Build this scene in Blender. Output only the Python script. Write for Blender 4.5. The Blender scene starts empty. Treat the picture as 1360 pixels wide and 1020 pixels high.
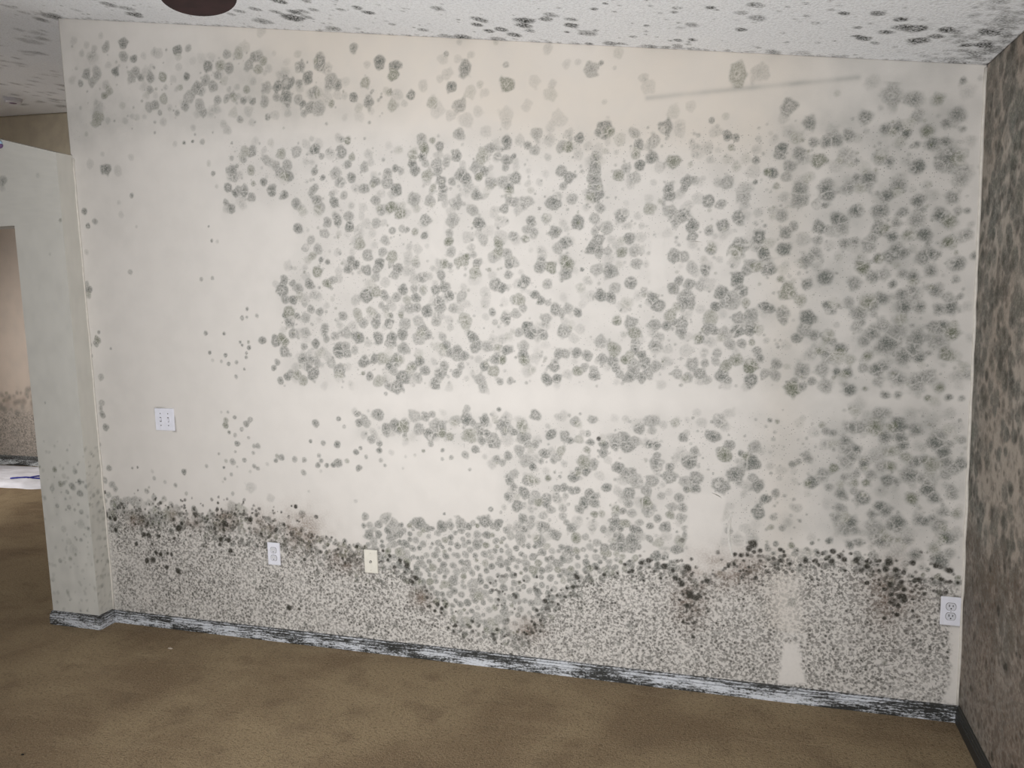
import bpy, bmesh, math
import numpy as np
from mathutils import Matrix, Vector

# ------------------------------------------------------------------ camera
W, H_RIGHT, H_LEFT = 4.06, 2.453, 3.106          # mouldy wall: width, height at right corner, height at its free left end
SLOPE = (H_LEFT - H_RIGHT) / W                    # vaulted ceiling rises towards the left
RIDGE_X = -2.90                                   # beyond it the vault flattens over the next room
FLAT = 0.04
X_LEFT, Y_FAR, Y_REAR = -4.75, 3.08, -3.70
def ceil_z(x):
    return H_RIGHT + SLOPE * (W - x) if x > RIDGE_X else H_RIGHT + SLOPE * (W - RIDGE_X) + FLAT * (RIDGE_X - x)

scene = bpy.context.scene
COL = scene.collection
yaw, pitch, roll = 0.292649, -0.117687, -0.026758
fwd = Vector((-math.sin(yaw) * math.cos(pitch), math.cos(yaw) * math.cos(pitch), math.sin(pitch)))
rgt = Vector((math.cos(yaw), math.sin(yaw), 0.0))
upv = rgt.cross(fwd)
r2 = rgt * math.cos(roll) + upv * math.sin(roll)
u2 = upv * math.cos(roll) - rgt * math.sin(roll)
cd = bpy.data.cameras.new('camera'); cam = bpy.data.objects.new('camera', cd); COL.objects.link(cam)
cd.sensor_fit = 'HORIZONTAL'; cd.sensor_width = 36.0; cd.lens = 36.0 * 1021.0 / 1360.0; cd.clip_start = 0.02
m = Matrix((r2, u2, -fwd)).transposed().to_4x4(); m.translation = Vector((3.24314, -3.18078, 1.70113))
cam.matrix_world = m
scene.camera = cam

# ------------------------------------------------------------------ world, light, exposure
world = bpy.data.worlds.new('world'); scene.world = world; world.use_nodes = True
world.node_tree.nodes['Background'].inputs[0].default_value = (0.80, 0.88, 1.0, 1)
world.node_tree.nodes['Background'].inputs[1].default_value = 1.0
def area(name, loc, direction, sx, sy, power, col, spread=180):
    l = bpy.data.lights.new(name, 'AREA'); l.shape = 'RECTANGLE'; l.size = sx; l.size_y = sy; l.energy = power; l.color = col; l.spread = math.radians(spread)
    o = bpy.data.objects.new(name, l); COL.objects.link(o); o.location = loc
    o.rotation_euler = Vector(direction).to_track_quat('-Z', 'Y').to_euler()
    return o
area('patio_door_daylight', (2.08, Y_REAR + 0.02, 1.05), (0, 1, 0.16), 1.5, 1.6, 71, (0.985, 0.99, 1.0), 128)   # beam narrowed on the lamp itself so the wall dims towards its ends
area('side_window_daylight', (X_LEFT + 0.02, 1.4, 1.4), (1, 0.35, -0.40), 1.2, 1.2, 38, (1.0, 0.96, 0.92), 150)
vs = scene.view_settings
vs.view_transform = 'Standard'; vs.look = 'None'; vs.exposure = 0.0; vs.gamma = 1.0; vs.use_curve_mapping = False

# ------------------------------------------------------------------ helpers
def tag(o, label=None, cat=None, group=None, kind=None):
    if label: o['label'] = label
    if cat: o['category'] = cat
    if group: o['group'] = group
    if kind: o['kind'] = kind
    return o
def link(name, me, mat, parent=None, smooth=False):
    o = bpy.data.objects.new(name, me); COL.objects.link(o)
    if mat: me.materials.append(mat)
    if smooth: me.polygons.foreach_set('use_smooth', [True] * len(me.polygons))
    if parent: o.parent = parent
    return o
def empty(name, loc, rot=(0, 0, 0)):
    o = bpy.data.objects.new(name, None); COL.objects.link(o); o.location = loc; o.rotation_euler = rot; o.empty_display_size = 0.05
    return o
def bm_mesh(name, bm):
    bmesh.ops.recalc_face_normals(bm, faces=bm.faces)
    me = bpy.data.meshes.new(name); bm.to_mesh(me); bm.free(); return me
def add_box(bm, x0, x1, y0, y1, z0, z1):
    v = [bm.verts.new((x, y, z)) for x in (x0, x1) for y in (y0, y1) for z in (z0, z1)]
    for f in ((0, 1, 3, 2), (4, 6, 7, 5), (0, 4, 5, 1), (2, 3, 7, 6), (0, 2, 6, 4), (1, 5, 7, 3)):
        bm.faces.new([v[i] for i in f])
    return v
def box_obj(name, dims, mat, parent=None, bevel=0.0, seg=2):
    bm = bmesh.new(); add_box(bm, *dims)
    if bevel: bmesh.ops.bevel(bm, geom=bm.edges[:], offset=bevel, segments=seg, affect='EDGES', profile=0.6)
    return link(name, bm_mesh(name, bm), mat, parent)
def prism(bm, outline, y0, y1, taper=1.0):
    """outline in (x,z), extruded from y0 (back) to y1 (front)"""
    n = len(outline)
    a = [bm.verts.new((x, y0, z)) for x, z in outline]
    b = [bm.verts.new((x * taper, y1, z * taper)) for x, z in outline]
    bm.faces.new(a); bm.faces.new(b[::-1])
    for i in range(n): bm.faces.new((a[i], b[i], b[(i + 1) % n], a[(i + 1) % n]))
def lathe(bm, prof, n=24, axis='Z'):
    rings = []
    for r, h in prof:
        ring = []
        for i in range(n):
            a = 2 * math.pi * i / n; c, s_ = r * math.cos(a), r * math.sin(a)
            ring.append(bm.verts.new((c, s_, h) if axis == 'Z' else (c, h, s_)))
        rings.append(ring)
    for k in range(len(rings) - 1):
        for i in range(n):
            bm.faces.new((rings[k][i], rings[k][(i + 1) % n], rings[k + 1][(i + 1) % n], rings[k + 1][i]))
    bm.faces.new(rings[0][::-1]); bm.faces.new(rings[-1])
def tube(bm, pts, r, n=8):
    pts = [Vector(p) for p in pts]; rings = []
    for i, p in enumerate(pts):
        t = (pts[min(i + 1, len(pts) - 1)] - pts[max(i - 1, 0)]).normalized()
        a = t.cross(Vector((0.13, 0.21, 1))).normalized(); b = t.cross(a)
        rr = r[i] if isinstance(r, (list, tuple)) else r
        rings.append([bm.verts.new(p + (a * math.cos(2 * math.pi * k / n) + b * math.sin(2 * math.pi * k / n)) * rr) for k in range(n)])
    for j in range(len(rings) - 1):
        for k in range(n): bm.faces.new((rings[j][k], rings[j][(k + 1) % n], rings[j + 1][(k + 1) % n], rings[j + 1][k]))
    bm.faces.new(rings[0][::-1]); bm.faces.new(rings[-1])

# ---- materials
class NT:
    def __init__(self, name):
        self.m = bpy.data.materials.new(name); self.m.use_nodes = True
        self.t = self.m.node_tree; self.n = self.t.nodes; self.b = self.n['Principled BSDF']
        self.tc = self.n.new('ShaderNodeTexCoord')
    def lk(self, a, b): self.t.links.new(a, b)
    def put(self, sock, v):
        if hasattr(v, 'is_output'): self.lk(v, sock)
        else: sock.default_value = v
    def math(self, op, a, b=0.0, c=None, clamp=False):
        n = self.n.new('ShaderNodeMath'); n.operation = op; n.use_clamp = clamp
        self.put(n.inputs[0], a); self.put(n.inputs[1], b)
        if c is not None: self.put(n.inputs[2], c)
        return n.outputs[0]
    def mix(self, f, a, b):
        n = self.n.new('ShaderNodeMix'); n.data_type = 'RGBA'
        self.put(n.inputs[0], f)
        for i, v in ((6, a), (7, b)):
            self.put(n.inputs[i], (*v, 1) if isinstance(v, tuple) and len(v) == 3 else v)
        return n.outputs[2]
    def mapr(self, v, a, b, c=0.0, d=1.0, smooth=True):
        n = self.n.new('ShaderNodeMapRange'); n.interpolation_type = 'SMOOTHSTEP' if smooth else 'LINEAR'
        self.put(n.inputs[0], v)
        for i, q in enumerate((a, b, c, d)): self.put(n.inputs[i + 1], q)
        return n.outputs[0]
    def noise(self, scale, detail=2.0, rough=0.5, vec=None, dist=0.0):
        n = self.n.new('ShaderNodeTexNoise'); n.inputs['Scale'].default_value = scale
        n.inputs['Detail'].default_value = detail; n.inputs['Roughness'].default_value = rough; n.inputs['Distortion'].default_value = dist
        self.lk(vec or self.tc.outputs['Object'], n.inputs['Vector']); return n.outputs[0]
    def voro(self, scale, vec=None, rnd=1.0):
        n = self.n.new('ShaderNodeTexVoronoi'); n.inputs['Scale'].default_value = scale; n.inputs['Randomness'].default_value = rnd
        self.lk(vec or self.tc.outputs['Object'], n.inputs['Vector']); return n
    def scaled(self, s):
        n = self.n.new('ShaderNodeMapping'); n.inputs['Scale'].default_value = s
        self.lk(self.tc.outputs['Object'], n.inputs[0]); return n.outputs[0]
    def attr(self, name):
        n = self.n.new('ShaderNodeAttribute'); n.attribute_name = name
        s_ = self.n.new('ShaderNodeSeparateColor'); self.lk(n.outputs['Color'], s_.inputs[0])
        return s_.outputs[0], s_.outputs[1], s_.outputs[2], n.outputs['Alpha']
    def bump(self, h, strength, dist=0.01):
        n = self.n.new('ShaderNodeBump'); n.inputs['Strength'].default_value = strength; n.inputs['Distance'].default_value = dist
        self.put(n.inputs['Height'], h); self.lk(n.outputs[0], self.b.inputs['Normal'])
    def done(self, col, rough=0.6, spec=0.3, metal=0.0):
        self.put(self.b.inputs['Base Color'], (*col, 1) if isinstance(col, tuple) else col)
        self.put(self.b.inputs['Roughness'], rough); self.b.inputs['Specular IOR Level'].default_value = spec
        self.b.inputs['Metallic'].default_value = metal
        return self.m
def plain(name, col, rough=0.5, spec=0.4, metal=0.0, var=0.06, sc=40):
    t = NT(name); n = t.noise(sc, 3)
    c = t.mix(t.mapr(n, 0.3, 0.7), tuple(x * (1 - var) for x in col), tuple(min(1, x * (1 + var)) for x in col))
    return t.done(c, rough, spec, metal)

def mouldy_paint(name, base, cream, fine_scale=66.0):
    """painted drywall; growth comes from two colour attributes written per vertex:
       mould_a = colony, dark spots, brown stain, fine speckle;  mould_b = grey film, cream tint, dust, green"""
    t = NT(name)
    colony, dark, brown, fine = t.attr('mould_a')
    film, tint, dust, green = t.attr('mould_b')
    n_big = t.noise(1.7, 3); n_mid = t.noise(9.0, 4); n_lace = t.noise(125.0, 3, 0.65); n_fine = t.noise(330.0, 2)
    c = t.mix(tint, base, cream)
    c = t.mix(t.mapr(n_mid, 0.35, 0.7, 0.0, 0.22), c, tuple(x * 0.86 for x in base))
    c = t.mix(t.math('MULTIPLY', film, t.mapr(n_mid, 0.3, 0.7, 0.7, 1.1)), c, (0.235, 0.238, 0.222))
    # dust of tiny satellites
    vd = t.voro(150.0); vr = t.n.new('ShaderNodeSeparateColor'); t.lk(vd.outputs['Color'], vr.inputs[0])
    size = t.math('MULTIPLY', t.math('MULTIPLY', dust, 0.42), vr.outputs[0])
    dots = t.mapr(vd.outputs['Distance'], t.math('SUBTRACT', size, 0.06), t.math('ADD', size, 0.06), 1.0, 0.0)
    dots = t.math('MULTIPLY', dots, t.math('MULTIPLY', t.mapr(vr.outputs[1], 0.35, 1.0), t.mapr(dust, 0.0, 0.5)))
    c = t.mix(t.math('MULTIPLY', dots, 0.6), c, (0.16, 0.163, 0.15))
    # colonies, lacy inside
    k = t.math('MULTIPLY', colony, t.mapr(n_lace, 0.30, 0.70, 0.66, 1.30), clamp=True)
    k = t.math('MULTIPLY', k, t.mapr(n_fine, 0.32, 0.68, 0.80, 1.20), clamp=True)
    grey = t.mix(green, (0.118, 0.126, 0.112), (0.125, 0.135, 0.095))
    c = t.mix(k, c, grey)
    # fine speckle of the damp zone: dots and worms
    vf = t.voro(fine_scale); vc = t.n.new('ShaderNodeSeparateColor'); t.lk(vf.outputs['Color'], vc.inputs[0])
    f1 = t.mapr(vf.outputs['Distance'], 0.24, 0.60, 1.0, 0.0)
    f1 = t.math('MULTIPLY', f1, t.mapr(vc.outputs[0], 0.0, 1.0, 0.35, 1.0, False))
    worm = t.mapr(t.noise(fine_scale * 1.25, 1.5, 0.5, None, 0.8), 0.47, 0.59, 0.0, 0.74)
    f2 = t.math('MAXIMUM', f1, worm)
    f2 = t.math('MULTIPLY', f2, t.math('MULTIPLY', fine, 1.1), clamp=True)
    c = t.mix(t.math('MULTIPLY', fine, 0.16), c, (0.23, 0.225, 0.20))
    c = t.mix(t.math('MULTIPLY', f2, 0.86), c, (0.082, 0.078, 0.068))
    core = t.mapr(vf.outputs['Distance'], 0.12, 0.30, 1.0, 0.0)
    core = t.math('MULTIPLY', t.math('MULTIPLY', core, fine), t.mapr(vc.outputs[1], 0.25, 0.55))
    c = t.mix(t.math('MULTIPLY', core, 0.75), c, (0.03, 0.028, 0.022))
    # brown stains and near-black spots
    bf = t.math('MULTIPLY', brown, t.mapr(n_lace, 0.25, 0.7, 0.25, 1.15), clamp=True)
    c = t.mix(bf, c, (0.135, 0.082, 0.052))
    dk = t.math('MULTIPLY', dark, t.mapr(n_lace, 0.2, 0.6, 0.72, 1.15), clamp=True)
    c = t.mix(dk, c, (0.026, 0.024, 0.017))
    t.bump(t.math('ADD', t.noise(170.0, 2), t.math('MULTIPLY', f2, 0.5)), 0.10, 0.004)
    return t.done(c, 0.62, 0.25)

M = {}
M['wall'] = mouldy_paint('mouldy_cream_paint', (0.66, 0.625, 0.585), (0.62, 0.565, 0.50))
M['column'] = mouldy_paint('mouldy_column_paint', (0.60, 0.585, 0.54), (0.64, 0.58, 0.49), 120)
M['rightwall'] = mouldy_paint('heavily_mouldy_paint', (0.44, 0.395, 0.345), (0.38, 0.32, 0.26), 34)
M['far'] = mouldy_paint('beige_far_paint', (0.46, 0.385, 0.325), (0.74, 0.67, 0.53), 40)  # second colour is paler, to lift the dimly lit upper wall
M['plainwall'] = plain('plain_cream_paint', (0.60, 0.55, 0.49), 0.7, 0.2, sc=4)
M['white_plastic'] = plain('white_plastic', (0.74, 0.74, 0.80), 0.35, 0.5, var=0.03)
M['almond_plastic'] = plain('almond_plastic', (0.72, 0.69, 0.61), 0.35, 0.5, var=0.03)
M['ivory_face'] = plain('receptacle_plastic', (0.62, 0.62, 0.66), 0.35, 0.5, var=0.03)
M['slot_black'] = plain('slot_black', (0.02, 0.02, 0.02), 0.6, 0.2)
M['slot_pale'] = plain('slot_pale', (0.55, 0.53, 0.47), 0.5, 0.3)
M['gap_grey'] = plain('gap_grey', (0.16, 0.15, 0.14), 0.7, 0.2)
M['metal'] = plain('dull_metal', (0.42, 0.41, 0.38), 0.4, 0.5, 0.8)
M['fan_wood'] = plain('mahogany_blade', (0.020, 0.008, 0.008), 0.6, 0.15, var=0.3, sc=25)
M['fan_metal'] = plain('bronze_fan_metal', (0.07, 0.045, 0.03), 0.4, 0.5, 0.7)
M['caulk'] = plain('cream_caulk', (0.62, 0.585, 0.53), 0.6, 0.2)
M['blue_cord'] = plain('blue_cord', (0.035, 0.045, 0.33), 0.6, 0.3)
M['sheet'] = plain('white_plastic_sheet', (0.84, 0.84, 0.90), 0.4, 0.5, var=0.08, sc=8)
M['frame'] = plain('white_frame', (0.75, 0.75, 0.74), 0.5, 0.4)
M['lint'] = plain('pale_lint', (0.5, 0.42, 0.34), 0.9, 0.1)
M['dark_bit'] = plain('dark_crumb', (0.03, 0.025, 0.02), 0.9, 0.1)
M['peel'] = plain('peeled_paper', (0.86, 0.84, 0.80), 0.8, 0.1)
M['orn_blue'] = plain('glossy_pale_blue', (0.42, 0.62, 0.80), 0.12, 0.6, var=0.2)
M['orn_purple'] = plain('glossy_purple', (0.16, 0.09, 0.22), 0.12, 0.6, var=0.2)

def carpet_mat():
    t = NT('brown_carpet')
    big = t.noise(1.6, 4, 0.55, None, 0.6); mid = t.noise(5.5, 4, 0.6); fib = t.noise(80.0, 3, 0.7); fib2 = t.noise(170.0, 2, 0.65)
    pile = t.noise(1.0, 3, 0.6, t.scaled((2.2, 9.0, 1.0)))
    c = t.mix(t.mapr(big, 0.38, 0.62), (0.285, 0.208, 0.130), (0.395, 0.302, 0.188))
    c = t.mix(t.mapr(mid, 0.50, 0.72, 0.0, 0.7), c, (0.235, 0.172, 0.110))
    c = t.mix(t.mapr(pile, 0.5, 0.72, 0.0, 0.45), c, (0.46, 0.355, 0.225))
    c = t.mix(t.mapr(fib, 0.34, 0.52, 0.55, 0.0), c, (0.150, 0.110, 0.070))
    c = t.mix(t.mapr(fib2, 0.56, 0.70, 0.0, 0.55), c, (0.62, 0.52, 0.36))
    t.bump(t.math('ADD', fib, fib2), 0.9, 0.012)
    return t.done(c, 0.95, 0.05)
def ceiling_mat():
    t = NT('mouldy_knockdown_ceiling')
    colony, dark, brown, fine = t.attr('mould_a')
    g = t.noise(85.0, 3, 0.65); g2 = t.noise(115.0, 2, 0.6); n = t.noise(130.0, 3, 0.6)
    c = t.mix(t.mapr(t.noise(1.3, 3), 0.35, 0.7), (0.90, 0.915, 0.94), (0.93, 0.94, 0.955))
    c = t.mix(t.mapr(g2, 0.36, 0.54, 0.30, 0.0), c, (0.50, 0.50, 0.51))
    k = t.math('MULTIPLY', colony, t.mapr(n, 0.34, 0.60, 0.25, 1.25), clamp=True)
    c = t.mix(k, c, (0.055, 0.058, 0.052))
    t.bump(t.math('ADD', g, t.math('MULTIPLY', g2, 0.6)), 0.36, 0.012)
    return t.done(c, 0.85, 0.15)
def baseboard_mat(name, thr, white):
    t = NT(name)
    s = t.n.new('ShaderNodeSeparateXYZ'); t.lk(t.tc.outputs['Object'], s.inputs[0])
    along = t.math('SUBTRACT', s.outputs[0], s.outputs[1])
    def vec(a, b):
        v = t.n.new('ShaderNodeCombineXYZ'); t.put(v.inputs[0], t.math('MULTIPLY', along, a)); t.put(v.inputs[1], t.math('MULTIPLY', s.outputs[2], b)); return v.outputs[0]
    streak = t.noise(1.0, 4, 0.65, vec(20.0, 170.0)); patch = t.noise(1.0, 3, 0.6, vec(3.1, 16.0)); speck = t.noise(1.0, 3, 0.7, vec(85.0, 130.0))
    c = t.mix(t.mapr(patch, 0.3, 0.7), white, tuple(x * 0.82 for x in white))
    f = t.math('ADD', t.math('MULTIPLY', streak, 0.60), t.math('MULTIPLY', patch, 0.70))
    f = t.math('ADD', f, t.math('MULTIPLY', speck, 0.48))
    low = t.mapr(s.outputs[2], 0.0, 0.030, 0.035, 0.0)
    f = t.math('ADD', f, low)
    c = t.mix(t.mapr(f, thr - 0.05, thr + 0.02, 0.0, 0.72), c, (0.16, 0.165, 0.165))
    c = t.mix(t.mapr(f, thr + 0.015, thr + 0.075, 0.0, 0.95), c, (0.018, 0.018, 0.016))
    top = t.mapr(s.outputs[2], 0.0605, 0.0640)
    c = t.mix(t.math('MULTIPLY', top, t.mapr(speck, 0.35, 0.55, 0.35, 0.92)), c, (0.035, 0.034, 0.03))
    for zg in (0.0405, 0.0545):
        d = t.math('ABSOLUTE', t.math('SUBTRACT', s.outputs[2], zg))
        c = t.mix(t.math('MULTIPLY', t.mapr(d, 0.0012, 0.0032, 1.0, 0.0), t.mapr(patch, 0.35, 0.6, 0.25, 0.85)), c, (0.04, 0.04, 0.037))
    return t.done(c, 0.5, 0.35)
M['carpet'] = carpet_mat(); M['ceiling'] = ceiling_mat()
M['base_back'] = baseboard_mat('mouldy_white_baseboard', 0.885, (0.60, 0.62, 0.66))
M['base_right'] = baseboard_mat('black_mouldy_baseboard', 0.66, (0.42, 0.42, 0.42))
M['base_far'] = baseboard_mat('far_baseboard', 0.86, (0.62, 0.65, 0.66))

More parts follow.
